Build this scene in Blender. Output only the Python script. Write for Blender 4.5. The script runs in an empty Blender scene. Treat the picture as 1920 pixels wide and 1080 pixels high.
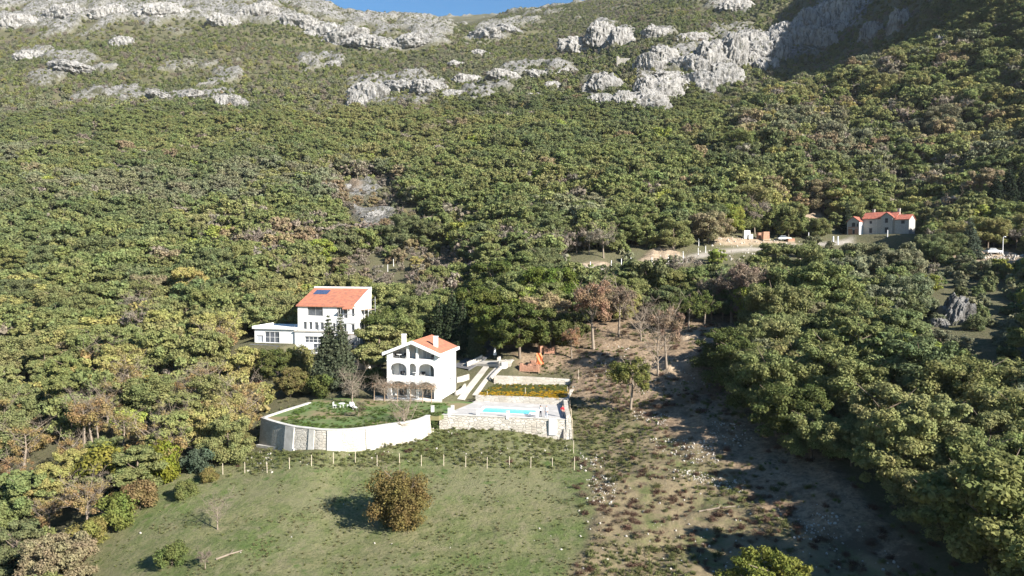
import bpy, bmesh, math, random
import numpy as np
from mathutils import Vector, Matrix

random.seed(7)
rng = np.random.default_rng(11)
SC = bpy.context.scene
COL = SC.collection
R = math.radians

# ------------------------------------------------------------------ camera
CAM_H = 24.0
F = 1400.0                      # focal length in pixels of the 1920 wide photograph
PITCH = math.atan(65.0 / F)
cd = bpy.data.cameras.new('camera')
cam = bpy.data.objects.new('camera', cd)
COL.objects.link(cam)
cam.location = (0, 0, CAM_H)
cam.rotation_euler = (math.pi / 2 - PITCH, 0, 0)
cd.sensor_width = 36
cd.lens = F / 1920 * 36
cd.clip_start = 0.5
cd.clip_end = 9000
SC.camera = cam

# ------------------------------------------------------------------ light
SUN_EL, SUN_AZ = R(28.5), R(130)          # azimuth clockwise from +Y: the sun stands behind the camera to the right
w = bpy.data.worlds.new('World')
SC.world = w
w.use_nodes = True
nt = w.node_tree
nt.nodes.clear()
sky = nt.nodes.new('ShaderNodeTexSky')
sky.sky_type = 'NISHITA'
sky.sun_disc = False
sky.sun_elevation = SUN_EL
sky.sun_rotation = SUN_AZ
sky.altitude = 300
sky.air_density = 1.0
sky.dust_density = 0.1
sky.ozone_density = 1.8
bg = nt.nodes.new('ShaderNodeBackground')
bg.inputs[1].default_value = 0.05
wo = nt.nodes.new('ShaderNodeOutputWorld')
hsv = nt.nodes.new('ShaderNodeHueSaturation')
hsv.inputs['Saturation'].default_value = 1.35
hsv.inputs['Value'].default_value = 1.1
nt.links.new(sky.outputs[0], hsv.inputs['Color'])
nt.links.new(hsv.outputs[0], bg.inputs[0])
nt.links.new(bg.outputs[0], wo.inputs[0])
sd = bpy.data.lights.new('sun', 'SUN')
sd.energy = 5.0
sd.angle = R(0.53)
sd.color = (1.0, 0.945, 0.86)
sun = bpy.data.objects.new('sun', sd)
COL.objects.link(sun)
SUNV = Vector((math.sin(SUN_AZ) * math.cos(SUN_EL), math.cos(SUN_AZ) * math.cos(SUN_EL), math.sin(SUN_EL)))
sun.rotation_euler = SUNV.to_track_quat('Z', 'Y').to_euler()
sun.location = SUNV * 300
SC.view_settings.view_transform = 'Standard'
SC.view_settings.look = 'None'
SC.view_settings.exposure = 1.5
SC.view_settings.gamma = 1.0
SC.cycles.max_bounces = 5
SC.cycles.diffuse_bounces = 3
SC.cycles.transparent_max_bounces = 6
SC.cycles.caustics_reflective = False
SC.cycles.caustics_refractive = False

# ------------------------------------------------------------------ small helpers
def ray(px, py):
    a = -(py - 540.0) / F
    return (px - 960.0) / F, math.cos(PITCH) + math.sin(PITCH) * a, -math.sin(PITCH) + math.cos(PITCH) * a

def P(px, py, Y):
    dx, dy, dz = ray(px, py)
    return Vector((dx / dy * Y, Y, CAM_H + dz / dy * Y))

def G(px, py, z=0.0):
    dx, dy, dz = ray(px, py)
    k = (z - CAM_H) / dz
    return Vector((dx * k, dy * k, z))

def topx(x, y, z):
    """world -> photograph pixels (numpy)"""
    zr = z - CAM_H
    fy = y * math.cos(PITCH) - zr * math.sin(PITCH)
    fz = y * math.sin(PITCH) + zr * math.cos(PITCH)
    return 960 + F * x / fy, 540 - F * fz / fy

def hash2(ix, iy, seed):
    h = (ix.astype(np.int64) * 374761393 + iy.astype(np.int64) * 668265263 + seed * 1274126177) & 0xffffffff
    h = ((h ^ (h >> 13)) * 1103515245) & 0xffffffff
    h = ((h ^ (h >> 16)) * 2246822519) & 0xffffffff
    return ((h ^ (h >> 15)) & 0xffffff) / float(0xffffff)

def vn(x, y, seed=0):
    ix, iy = np.floor(x), np.floor(y)
    fx, fy = x - ix, y - iy
    fx = fx * fx * fx * (fx * (fx * 6 - 15) + 10); fy = fy * fy * fy * (fy * (fy * 6 - 15) + 10)
    a, b = hash2(ix, iy, seed), hash2(ix + 1, iy, seed)
    c, d = hash2(ix, iy + 1, seed), hash2(ix + 1, iy + 1, seed)
    return (a + (b - a) * fx) * (1 - fy) + (c + (d - c) * fx) * fy

def fbm(x, y, seed=0, o=4, g=0.5):
    s = 0; a = 1; t = 0
    for i in range(o):
        s = s + a * (vn(x * 2 ** i + 17.3 * i, y * 2 ** i - 9.1 * i, seed + i) - 0.5); t += a; a *= g
    return s / t * 2

def ridged(x, y, seed=0, o=4):
    s = 0; a = 1; t = 0
    for i in range(o):
        s = s + a * (1 - np.abs(2 * vn(x * 2 ** i + 7.7 * i, y * 2 ** i + 3.1 * i, seed + i) - 1) * 2); t += a; a *= 0.55
    return s / t

def inpoly(x, y, poly):
    c = np.zeros(np.shape(x), bool)
    n = len(poly)
    for i in range(n):
        x1, y1 = poly[i][0], poly[i][1]; x2, y2 = poly[(i + 1) % n][0], poly[(i + 1) % n][1]
        if y1 == y2: continue
        m = ((y1 > y) != (y2 > y)) & (x < (x2 - x1) * (y - y1) / (y2 - y1) + x1)
        c ^= m
    return c

def smooth(a, b, x):
    t = np.clip((x - a) / (b - a), 0, 1)
    return t * t * (3 - 2 * t)

def set_attr(me, name, arr, dom='POINT', typ='FLOAT'):
    at = me.attributes.new(name, typ, dom)
    if typ == 'FLOAT': at.data.foreach_set('value', np.ascontiguousarray(arr, np.float32).ravel())
    elif typ == 'INT': at.data.foreach_set('value', np.ascontiguousarray(arr, np.int32).ravel())
    elif typ == 'FLOAT_VECTOR': at.data.foreach_set('vector', np.ascontiguousarray(arr, np.float32).ravel())
    else: at.data.foreach_set('color', np.ascontiguousarray(arr, np.float32).ravel())

def np_mesh(name, verts, quads, smooth_=False, mats=(), midx=None, tris=False):
    me = bpy.data.meshes.new(name)
    n = 3 if tris else 4
    me.vertices.add(len(verts)); me.vertices.foreach_set('co', np.ascontiguousarray(verts, np.float32).ravel())
    nf = len(quads)
    me.loops.add(nf * n); me.loops.foreach_set('vertex_index', np.ascontiguousarray(quads, np.int32).ravel())
    me.polygons.add(nf)
    me.polygons.foreach_set('loop_start', np.arange(nf, dtype=np.int32) * n)
    me.polygons.foreach_set('loop_total', np.full(nf, n, np.int32))
    if smooth_: me.polygons.foreach_set('use_smooth', np.ones(nf, bool))
    for m in mats: me.materials.append(m)
    if midx is not None: me.polygons.foreach_set('material_index', np.ascontiguousarray(midx, np.int32))
    me.update(calc_edges=True)
    return me

def tag(o, label=None, cat=None, group=None, kind=None):
    if label: o['label'] = label
    if cat: o['category'] = cat
    if group: o['group'] = group
    if kind: o['kind'] = kind
    return o

def thing(name, label, cat, loc=(0, 0, 0), rz=0.0, group=None):
    o = bpy.data.objects.new(name, None)
    o.empty_display_size = 0.5
    COL.objects.link(o)
    o.location = loc; o.rotation_euler = (0, 0, rz)
    return tag(o, label, cat, group)

def put(name, me, parent=None, loc=None):
    o = bpy.data.objects.new(name, me)
    COL.objects.link(o)
    if parent is not None: o.parent = parent
    if loc is not None: o.location = loc
    return o

class MB:
    """collects boxes, tubes, sheets into one mesh"""
    def __init__(s): s.v = []; s.f = []; s.m = []
    def add(s, vs, fs, m=0):
        b = len(s.v); s.v += [tuple(v) for v in vs]; s.f += [tuple(i + b for i in f) for f in fs]; s.m += [m] * len(fs); return s
    def box(s, x0, x1, y0, y1, z0, z1, m=0):
        vs = [(x, y, z) for z in (z0, z1) for y in (y0, y1) for x in (x0, x1)]
        return s.add(vs, [(0, 2, 3, 1), (4, 5, 7, 6), (0, 1, 5, 4), (1, 3, 7, 5), (3, 2, 6, 7), (2, 0, 4, 6)], m)
    def obox(s, c, dx, dy, z0, z1, ang=0, m=0):
        ca, sa = math.cos(ang), math.sin(ang); vs = []
        for z in (z0, z1):
            for b in (-dy / 2, dy / 2):
                for a in (-dx / 2, dx / 2): vs.append((c[0] + a * ca - b * sa, c[1] + a * sa + b * ca, z))
        return s.add(vs, [(0, 2, 3, 1), (4, 5, 7, 6), (0, 1, 5, 4), (1, 3, 7, 5), (3, 2, 6, 7), (2, 0, 4, 6)], m)
    def tube(s, a, b, r0, r1=None, n=8, m=0, caps=True):
        a = Vector(a); b = Vector(b); r1 = r0 if r1 is None else r1
        d = (b - a)
        if d.length < 1e-6: return s
        d.normalize()
        u = d.orthogonal().normalized(); v = d.cross(u)
        vs = []
        for (c, r) in ((a, r0), (b, r1)):
            for i in range(n):
                t = 2 * math.pi * i / n; vs.append(c + u * (r * math.cos(t)) + v * (r * math.sin(t)))
        fs = [(i, (i + 1) % n, n + (i + 1) % n, n + i) for i in range(n)]
        if caps: fs += [tuple(range(n - 1, -1, -1)), tuple(range(n, 2 * n))]
        return s.add(vs, fs, m)
    def prism(s, poly, z0, z1, m=0):
        """poly: list of (x,y); z0/z1 scalars or lists"""
        n = len(poly)
        a = z0 if hasattr(z0, '__len__') else [z0] * n
        b = z1 if hasattr(z1, '__len__') else [z1] * n
        vs = [(p[0], p[1], a[i]) for i, p in enumerate(poly)] + [(p[0], p[1], b[i]) for i, p in enumerate(poly)]
        fs = [tuple(range(n - 1, -1, -1)), tuple(range(n, 2 * n))] + [(i, (i + 1) % n, n + (i + 1) % n, n + i) for i in range(n)]
        return s.add(vs, fs, m)
    def build(s, name, mats, parent=None, smooth_=False, loc=None, bevel=0):
        me = bpy.data.meshes.new(name)
        me.from_pydata(s.v, [], s.f)
        if not isinstance(mats, (list, tuple)): mats = [mats]
        for m in mats: me.materials.append(m)
        me.polygons.foreach_set('material_index', s.m)
        bm = bmesh.new(); bm.from_mesh(me)
        bmesh.ops.recalc_face_normals(bm, faces=bm.faces)
        if bevel: bmesh.ops.bevel(bm, geom=bm.edges[:], offset=bevel, segments=1, affect='EDGES')
        bm.to_mesh(me); bm.free()
        if smooth_: me.polygons.foreach_set('use_smooth', [True] * len(me.polygons))
        me.update()
        return put(name, me, parent, loc)

# ------------------------------------------------------------------ materials
def mat(name, col=(0.5, 0.5, 0.5), rough=0.8, c2=None, scale=3.0, detail=6.0, bump=0.0, bscale=None, lo=0.35, hi=0.65,
        spec=0.3, metal=0.0, c3=None, s3=0.6, coord='Object', stretch=None):
    m = bpy.data.materials.new(name); m.use_nodes = True
    t = m.node_tree; N = t.nodes; L = t.links
    b = N['Principled BSDF']
    b.inputs['Roughness'].default_value = rough
    b.inputs['Specular IOR Level'].default_value = spec
    b.inputs['Metallic'].default_value = metal
    b.inputs['Base Color'].default_value = (*col, 1)
    tc = N.new('ShaderNodeTexCoord')
    src = tc.outputs[coord]
    if stretch:
        mp = N.new('ShaderNodeMapping'); mp.inputs['Scale'].default_value = stretch; L.new(src, mp.inputs[0]); src = mp.outputs[0]
    if c2:
        n = N.new('ShaderNodeTexNoise'); n.inputs['Scale'].default_value = scale; n.inputs['Detail'].default_value = detail
        n.inputs['Roughness'].default_value = 0.65
        L.new(src, n.inputs['Vector'])
        r = N.new('ShaderNodeMapRange'); r.inputs[1].default_value = lo; r.inputs[2].default_value = hi
        L.new(n.outputs[0], r.inputs[0])
        x = N.new('ShaderNodeMix'); x.data_type = 'RGBA'
        x.inputs[6].default_value = (*col, 1); x.inputs[7].default_value = (*c2, 1)
        L.new(r.outputs[0], x.inputs[0]); out = x.outputs[2]
        if c3:
            n2 = N.new('ShaderNodeTexNoise'); n2.inputs['Scale'].default_value = s3; n2.inputs['Detail'].default_value = 4
            L.new(src, n2.inputs['Vector'])
            r2 = N.new('ShaderNodeMapRange'); r2.inputs[1].default_value = 0.5; r2.inputs[2].default_value = 0.62
            L.new(n2.outputs[0], r2.inputs[0])
            x2 = N.new('ShaderNodeMix'); x2.data_type = 'RGBA'; x2.inputs[7].default_value = (*c3, 1)
            L.new(out, x2.inputs[6]); L.new(r2.outputs[0], x2.inputs[0]); out = x2.outputs[2]
        L.new(out, b.inputs['Base Color'])
    if bump:
        n = N.new('ShaderNodeTexNoise'); n.inputs['Scale'].default_value = bscale or scale * 2; n.inputs['Detail'].default_value = 8
        L.new(src, n.inputs['Vector'])
        bb = N.new('ShaderNodeBump'); bb.inputs['Distance'].default_value = bump; bb.inputs['Strength'].default_value = 1
        L.new(n.outputs[0], bb.inputs['Height']); L.new(bb.outputs[0], b.inputs['Normal'])
    return m

def stone_mat(name, c1, c2, mortar, bw=0.6, bh=0.25):
    """coursed stonework: voronoi stones with mortar lines"""
    m = bpy.data.materials.new(name); m.use_nodes = True
    t = m.node_tree; N = t.nodes; L = t.links; b = N['Principled BSDF']
    b.inputs['Roughness'].default_value = 0.9; b.inputs['Specular IOR Level'].default_value = 0.2
    tc = N.new('ShaderNodeTexCoord'); mp = N.new('ShaderNodeMapping')
    mp.inputs['Scale'].default_value = (1 / bw, 1 / bw, 1 / bh); L.new(tc.outputs['Object'], mp.inputs[0])
    v = N.new('ShaderNodeTexVoronoi'); v.inputs['Scale'].default_value = 1.0; L.new(mp.outputs[0], v.inputs['Vector'])
    e = N.new('ShaderNodeTexVoronoi'); e.feature = 'DISTANCE_TO_EDGE'; e.inputs['Scale'].default_value = 1.0; L.new(mp.outputs[0], e.inputs['Vector'])
    sx = N.new('ShaderNodeSeparateColor'); L.new(v.outputs['Color'], sx.inputs[0])
    x = N.new('ShaderNodeMix'); x.data_type = 'RGBA'; x.inputs[6].default_value = (*c1, 1); x.inputs[7].default_value = (*c2, 1)
    L.new(sx.outputs[0], x.inputs[0])
    n = N.new('ShaderNodeTexNoise'); n.inputs['Scale'].default_value = 0.35; n.inputs['Detail'].default_value = 5; L.new(tc.outputs['Object'], n.inputs['Vector'])
    y = N.new('ShaderNodeMix'); y.data_type = 'RGBA'; y.blend_type = 'MULTIPLY'; y.inputs[7].default_value = (0.78, 0.74, 0.68, 1)
    r0 = N.new('ShaderNodeMapRange'); r0.inputs[1].default_value = 0.45; r0.inputs[2].default_value = 0.7; L.new(n.outputs[0], r0.inputs[0])
    L.new(r0.outputs[0], y.inputs[0]); L.new(x.outputs[2], y.inputs[6])
    r = N.new('ShaderNodeMapRange'); r.inputs[1].default_value = 0.02; r.inputs[2].default_value = 0.09; L.new(e.outputs[0], r.inputs[0])
    z = N.new('ShaderNodeMix'); z.data_type = 'RGBA'; z.inputs[6].default_value = (*mortar, 1)
    L.new(r.outputs[0], z.inputs[0]); L.new(y.outputs[2], z.inputs[7]); L.new(z.outputs[2], b.inputs['Base Color'])
    bp = N.new('ShaderNodeBump'); bp.inputs['Distance'].default_value = 0.04; L.new(r.outputs[0], bp.inputs['Height']); L.new(bp.outputs[0], b.inputs['Normal'])
    return m

def tile_mat(name, c1, c2):
    """clay roof tiles: rows of barrel tiles across the slope"""
    m = mat(name, c1, 0.75, c2, 2.2, 9, lo=0.35, hi=0.62, c3=tuple(v * .72 + .03 for v in c2), s3=1.3)
    t = m.node_tree; N = t.nodes; L = t.links; b = N['Principled BSDF']
    tc = N.new('ShaderNodeTexCoord')
    wv = N.new('ShaderNodeTexWave'); wv.bands_direction = 'X'; wv.inputs['Scale'].default_value = 1.6; wv.inputs['Distortion'].default_value = 0.3
    L.new(tc.outputs['Object'], wv.inputs['Vector'])
    bp = N.new('ShaderNodeBump'); bp.inputs['Distance'].default_value = 0.06; L.new(wv.outputs[0], bp.inputs['Height']); L.new(bp.outputs[0], b.inputs['Normal'])
    return m

def leaf_mat(name, source):
    m = bpy.data.materials.new(name); m.use_nodes = True
    t = m.node_tree; N = t.nodes; L = t.links; N.clear()
    out = N.new('ShaderNodeOutputMaterial')
    if source == 'object':
        a = N.new('ShaderNodeObjectInfo'); tint = a.outputs['Color']
    else:
        a = N.new('ShaderNodeAttribute'); a.attribute_type = 'INSTANCER'; a.attribute_name = 'tint'; tint = a.outputs['Color']
    g = N.new('ShaderNodeNewGeometry')
    r = N.new('ShaderNodeMapRange'); r.inputs[3].default_value = 0.75; r.inputs[4].default_value = 1.25
    L.new(g.outputs['Random Per Island'], r.inputs[0])
    hs = N.new('ShaderNodeHueSaturation')
    tc = N.new('ShaderNodeTexCoord')
    n = N.new('ShaderNodeTexNoise'); n.inputs['Scale'].default_value = 0.45; n.inputs['Detail'].default_value = 2; L.new(tc.outputs['Object'], n.inputs['Vector'])
    r2 = N.new('ShaderNodeMapRange'); r2.inputs[1].default_value = 0.3; r2.inputs[2].default_value = 0.7; r2.inputs[3].default_value = 0.47; r2.inputs[4].default_value = 0.525
    L.new(n.outputs[0], r2.inputs[0]); L.new(r2.outputs[0], hs.inputs['Hue'])
    L.new(r.outputs[0], hs.inputs['Value']); L.new(tint, hs.inputs['Color'])
    d = N.new('ShaderNodeBsdfDiffuse'); tr = N.new('ShaderNodeBsdfTranslucent'); mx = N.new('ShaderNodeMixShader'); mx.inputs[0].default_value = 0.33
    L.new(hs.outputs[0], d.inputs[0]); L.new(hs.outputs[0], tr.inputs[0]); L.new(d.outputs[0], mx.inputs[1]); L.new(tr.outputs[0], mx.inputs[2])
    L.new(mx.outputs[0], out.inputs[0])
    return m

M = {}
M['white'] = mat('white_render', (0.76, 0.75, 0.73), 0.85, (0.60, 0.585, 0.56), 0.9, 8, lo=.45, hi=.75, stretch=(1, 1, .22))
M['white_trim'] = mat('white_trim', (0.8, 0.8, 0.79), 0.7, (0.7, 0.69, 0.67), 2.0)
M['shade_grey_render'] = mat('shade_grey_render', (0.42, 0.41, 0.39), 0.9, (0.33, 0.32, 0.31), 1.5)  # tree shade on the villa's lower wall, put into a grey colour
M['tile'] = tile_mat('clay_tile', (0.52, 0.205, 0.12), (0.42, 0.15, 0.085))
M['tile_far'] = tile_mat('clay_tile_red', (0.44, 0.145, 0.095), (0.34, 0.10, 0.065))
M['glass'] = mat('window_glass', (0.05, 0.06, 0.07), 0.12, (0.12, 0.13, 0.15), 0.8, spec=0.6)
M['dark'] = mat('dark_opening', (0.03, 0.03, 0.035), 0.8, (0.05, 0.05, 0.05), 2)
M['frame'] = mat('window_frame', (0.30, 0.30, 0.30), 0.5, (0.25, 0.25, 0.25), 4)
M['curtain'] = mat('curtain_cloth', (0.55, 0.57, 0.6), 0.9, (0.3, 0.32, 0.36), 6, stretch=(1, 1, 0.05))
M['concrete'] = mat('pale_concrete', (0.44, 0.41, 0.36), 0.9, (0.34, 0.315, 0.275), 0.7, bump=0.01, bscale=6, c3=(0.42, 0.40, 0.36), s3=0.4)
M['asphalt'] = mat('asphalt', (0.09, 0.09, 0.10), 0.9, (0.13, 0.13, 0.13), 1.5)
M['deck'] = mat('deck_paving', (0.40, 0.385, 0.37), 0.85, (0.35, 0.34, 0.32), 0.9, c3=(0.45, 0.43, 0.41), s3=0.5)
M['stone'] = stone_mat('white_stonework', (0.50, 0.47, 0.42), (0.42, 0.39, 0.345), (0.38, 0.355, 0.31), 0.8, 0.36)
M['stone2'] = stone_mat('rough_stonework', (0.58, 0.54, 0.48), (0.42, 0.39, 0.34), (0.34, 0.31, 0.27), 0.7, 0.35)
M['coping'] = mat('coping_stone', (0.56, 0.54, 0.50), 0.8, (0.42, 0.40, 0.36), 1.2)
M['brick'] = stone_mat('hollow_brick', (0.44, 0.24, 0.16), (0.36, 0.18, 0.12), (0.50, 0.30, 0.2), 0.3, 0.22)
M['orange'] = mat('orange_sheet', (0.55, 0.20, 0.09), 0.6, (0.65, 0.16, 0.05), 2)
M['wood'] = mat('weathered_wood', (0.34, 0.24, 0.16), 0.85, (0.25, 0.18, 0.12), 3)
M['post'] = mat('pale_post', (0.62, 0.54, 0.42), 0.85, (0.50, 0.42, 0.32), 5)
M['metal'] = mat('galvanised_metal', (0.5, 0.5, 0.5), 0.4, (0.42, 0.42, 0.42), 4, metal=0.6)
M['mesh_sheet'] = mat('scaffold_sheet', (0.42, 0.46, 0.55), 0.8, (0.34, 0.37, 0.44), 1.2)
M['water'] = mat('pool_water', (0.10, 0.52, 0.72), 0.05, (0.14, 0.60, 0.78), 1.2, bump=0.02, bscale=5, spec=0.4)
M['solar'] = mat('solar_glass', (0.04, 0.06, 0.12), 0.2, (0.06, 0.09, 0.17), 2)
M['bark'] = mat('bark', (0.20, 0.155, 0.115), 0.95, (0.12, 0.095, 0.07), 4, bump=0.03)
M['bark_pale'] = mat('bark_pale', (0.27, 0.22, 0.17), 0.95, (0.18, 0.145, 0.11), 4)
M['leaf'] = leaf_mat('leaves', 'object')
M['leaf_far'] = leaf_mat('leaves_mass', 'inst')
# ------------------------------------------------------------------ terrain
# control columns: column in the photograph -> (row, forward distance in metres)
CTRL = {
    -400: [(1080, 95), (900, 125), (700, 175), (600, 210), (475, 270), (400, 330), (300, 430), (200, 590), (100, 790), (0, 1050), (-90, 1250)],
    0: [(1080, 86), (900, 108), (790, 125), (700, 150), (600, 185), (475, 240), (400, 300), (300, 400), (200, 560), (100, 750), (0, 1000), (-60, 1150)],
    320: [(1080, 74), (930, 92), (860, 103), (780, 122), (700, 145), (600, 178), (475, 240), (400, 295), (300, 395), (200, 540), (100, 740), (0, 1000), (-35, 1100), (40, 1500)],
    480: [(828, 108.5)],
    560: [(843, 101)], 605: [(845, 99.2)], 690: [(839, 101.5)],
    640: [(1080, 72), (985, 83), (870, 97), (846, 99.3), (795, 117), (752, 122), (665, 148), (600, 175), (475, 240), (400, 290), (300, 388), (220, 500), (120, 730), (64, 900), (22, 1070), (60, 1400)],
    760: [(822, 106), (775, 118), (35, 1065)], 570: [(5, 1060)],
    850: [(600, 168), (475, 232), (400, 280), (300, 370), (230, 470), (200, 520), (120, 700), (74, 880), (47, 1060), (66, 1350), (40, 1800)],
    960: [(1080, 71), (985, 81), (870, 97), (810, 107.6), (780, 116), (722, 131), (690, 134), (660, 142), (600, 160), (540, 180), (505, 196), (465, 216), (400, 260), (300, 350), (225, 470), (190, 520), (150, 590), (110, 720), (60, 980), (22, 1500), (40, 2000)],
    1064: [(828, 106.3), (750, 121), (711, 130)],
    1120: [(1080, 70), (950, 84), (700, 130), (655, 139), (505, 194), (488, 198), (440, 222), (220, 470), (140, 575), (100, 680), (50, 900), (2, 1300), (30, 1800)],
    1280: [(1080, 70), (950, 84), (870, 94), (780, 108), (705, 124), (670, 131), (625, 146), (610, 152), (550, 172), (488, 202), (458, 214), (430, 228), (350, 285), (250, 385), (230, 450), (238, 476), (190, 505), (130, 550), (80, 620), (30, 760), (-30, 1100)],
    1400: [(215, 455), (222, 480), (190, 515), (150, 570), (95, 640), (50, 710), (0, 830)],
    1440: [(700, 121), (640, 139), (452, 228), (400, 255), (300, 315), (196, 440), (205, 470), (182, 520), (120, 600), (60, 680), (10, 770), (-60, 920)],
    1600: [(1080, 68), (950, 78), (850, 90), (760, 103), (650, 128), (550, 163), (500, 190), (440, 243), (422, 256), (350, 296), (250, 355), (190, 400), (142, 440), (156, 468), (132, 530), (80, 610), (20, 710), (-80, 850)],
    1684: [(460, 236), (450, 243), (114, 436), (118, 470), (80, 545), (-20, 640), (-120, 760)],
    1780: [(650, 126), (490, 190), (440, 225), (250, 330), (150, 385), (104, 420), (66, 450), (10, 500), (-60, 560), (-160, 680)],
    1920: [(1080, 62), (950, 73), (800, 93), (650, 122), (500, 178), (440, 222), (350, 262), (250, 312), (150, 352), (70, 384), (-25, 420), (-138, 450), (-228, 490), (-320, 640)],  # upper rows are out of view, heights shaped for the shadow on the cliffs
    2350: [(1080, 66), (800, 100), (600, 150), (440, 215), (300, 280), (150, 330), (0, 370), (-110, 400), (-180, 440), (-220, 600)],  # unseen ground beside the view, height shaped by the shadow it casts
}
U_MIN, U_MAX, W_MIN, W_MAX = -1.25, 1.35, math.log(28), math.log(2600)
_c = []
for px, lst in CTRL.items():
    for py, Y in lst:
        p = P(px, py, Y); _c.append((p.x / Y, math.log(Y), (p.z - CAM_H) / Y))
_c = np.array(_c)

def _phi(r2): return 0.5 * r2 * np.log(r2 + 1e-12)
WS = 0.42                                       # weight of the log-distance axis against the angle axis
def _tps_fit(c, lam=2e-5):
    n = len(c); X = np.c_[c[:, 0], c[:, 1] * WS]
    K = _phi(((X[:, None] - X[None]) ** 2).sum(-1)) + lam * np.eye(n)
    Q = np.c_[np.ones(n), X]; A = np.zeros((n + 3, n + 3)); A[:n, :n] = K; A[:n, n:] = Q; A[n:, :n] = Q.T
    return X, np.linalg.solve(A, np.r_[c[:, 2], np.zeros(3)])
TX, TW = _tps_fit(_c)
NU, NW = 700, 1150
GU = np.linspace(U_MIN, U_MAX, NU)
# finer steps where the picture looks
GW = np.linspace(W_MIN, W_MAX, NW)
# evaluate the spline on a coarse grid, then interpolate
cu = np.linspace(U_MIN, U_MAX, 180); cw = np.linspace(W_MIN, W_MAX, 420)
CU, CW = np.meshgrid(cu, cw)
q = np.c_[CU.ravel(), CW.ravel() * WS]
T = np.empty(len(q))
for i in range(0, len(q), 8000):
    s = q[i:i + 8000]
    T[i:i + 8000] = _phi(((s[:, None] - TX[None]) ** 2).sum(-1)) @ TW[:-3] + TW[-3] + s @ TW[-2:]
T = T.reshape(CU.shape)
def _bil(grid, gu, gw, u, w):
    fu = np.clip((u - gu[0]) / (gu[1] - gu[0]), 0, len(gu) - 1.001); fw = np.clip((w - gw[0]) / (gw[1] - gw[0]), 0, len(gw) - 1.001)
    i = fu.astype(int); j = fw.astype(int); a = fu - i; b = fw - j
    return (grid[j, i] * (1 - a) + grid[j, i + 1] * a) * (1 - b) + (grid[j + 1, i] * (1 - a) + grid[j + 1, i + 1] * a) * b
UU, WW = np.meshgrid(GU, GW)
TT = _bil(T, cu, cw, UU, WW)
YY = np.exp(WW); XX = UU * YY
ZZ = CAM_H + TT * YY
near = YY < 45
# ---- regions of the ground, as polygons over the photograph
GRASS = [(-60, 1300), (20, 1080), (260, 925), (380, 875), (452, 850), (600, 850), (760, 838), (810, 800), (1068, 815), (1110, 860), (1130, 960), (1085, 1080), (1060, 1300)]
DIRT = [(1035, 735), (1080, 705), (960, 700), (935, 655), (1050, 640), (1110, 600), (1400, 590), (1400, 700), (1450, 800), (1600, 900), (1700, 1000), (1800, 1120), (1500, 1000), (1330, 860), (1180, 790), (1075, 760)]
ROUGH = [(1068, 760), (1180, 770), (1340, 860), (1500, 1000), (1800, 1100), (1900, 1400), (1040, 1400), (1085, 1080), (1130, 960), (1100, 860)]
OPEN = [(60, 1400), (120, 1090), (330, 935), (415, 890), (452, 845), (478, 832), (490, 760), (580, 742), (700, 738), (705, 705), (850, 655), (985, 655), (1050, 632), (1110, 606), (1400, 600), (1410, 640), (1385, 720), (1450, 800), (1500, 850), (1580, 915), (1660, 975), (1760, 1040), (1860, 1120), (1920, 1400)]
ROCKS = [
    [(-50, -80), (560, -60), (700, 14), (860, 52), (835, 88), (730, 96), (640, 88), (575, 56), (470, 42), (400, 66), (300, 58), (250, 40), (150, 70), (60, 50), (-50, 60)],
    [(15, 92), (95, 92), (205, 118), (190, 136), (120, 130), (60, 112)],
    [(205, 72), (225, 62), (255, 88), (215, 96)],
    [(180, 172), (260, 160), (300, 172), (350, 164), (378, 182), (410, 172), (480, 196), (475, 208), (400, 202), (310, 188), (230, 190)],
    [(645, 200), (660, 152), (700, 140), (790, 145), (830, 152), (900, 138), (965, 120), (1075, 122), (1060, 145), (985, 150), (960, 180), (860, 196), (790, 206), (700, 196)],
    [(860, 92), (905, 48), (960, 40), (990, 60), (930, 78)],
    [(1050, 102), (1075, 75), (1130, 42), (1195, 66), (1150, 96)],
    [(1160, 216), (1180, 185), (1205, 120), (1220, 88), (1290, 80), (1350, 52), (1400, 42), (1445, 70), (1480, 60), (1530, 10), (1600, -60), (1660, -60), (1620, 40), (1560, 90), (1500, 105), (1400, 130), (1340, 160), (1280, 175), (1230, 214)],
    [(1090, 148), (1130, 136), (1165, 150), (1160, 208), (1105, 205)],
    [(1215, 60), (1240, 44), (1275, 52), (1262, 76), (1225, 76)],
    [(640, 352), (700, 345), (740, 400), (760, 425), (680, 440), (655, 400)],
    [(1330, 14), (1370, -10), (1430, -20), (1420, 14), (1360, 26)],
    [(1755, 555), (1820, 555), (1830, 625), (1765, 625)],
    [(560, 112), (640, 108), (645, 128), (570, 130)],
    [(900, 200), (980, 175), (1040, 190), (1040, 215), (960, 220)],
]
CUT = [[(1275, 618), (1350, 614), (1362, 636), (1300, 648), (1270, 640)], [(1185, 672), (1300, 672), (1310, 690), (1200, 696)], [(1085, 505), (1110, 492), (1150, 486), (1160, 498), (1110, 508)], [(1200, 490), (1205, 472), (1230, 466), (1262, 474), (1275, 486), (1240, 494)],
       [(1350, 446), (1400, 445), (1480, 449), (1490, 458), (1400, 464), (1340, 464)],
       [(1790, 482), (1850, 470), (1940, 480), (1940, 492), (1850, 490)],
       [(640, 345), (665, 340), (670, 365), (645, 362)], [(1490, 405), (1545, 395), (1550, 430), (1480, 425)]]
ROAD = [(940, 520), (1060, 505), (1160, 500), (1250, 490), (1290, 480), (1330, 472), (1420, 462), (1500, 455), (1600, 448), (1600, 456), (1500, 463), (1420, 470), (1330, 482), (1290, 491), (1250, 501), (1160, 511), (1060, 516), (940, 530)]
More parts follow.
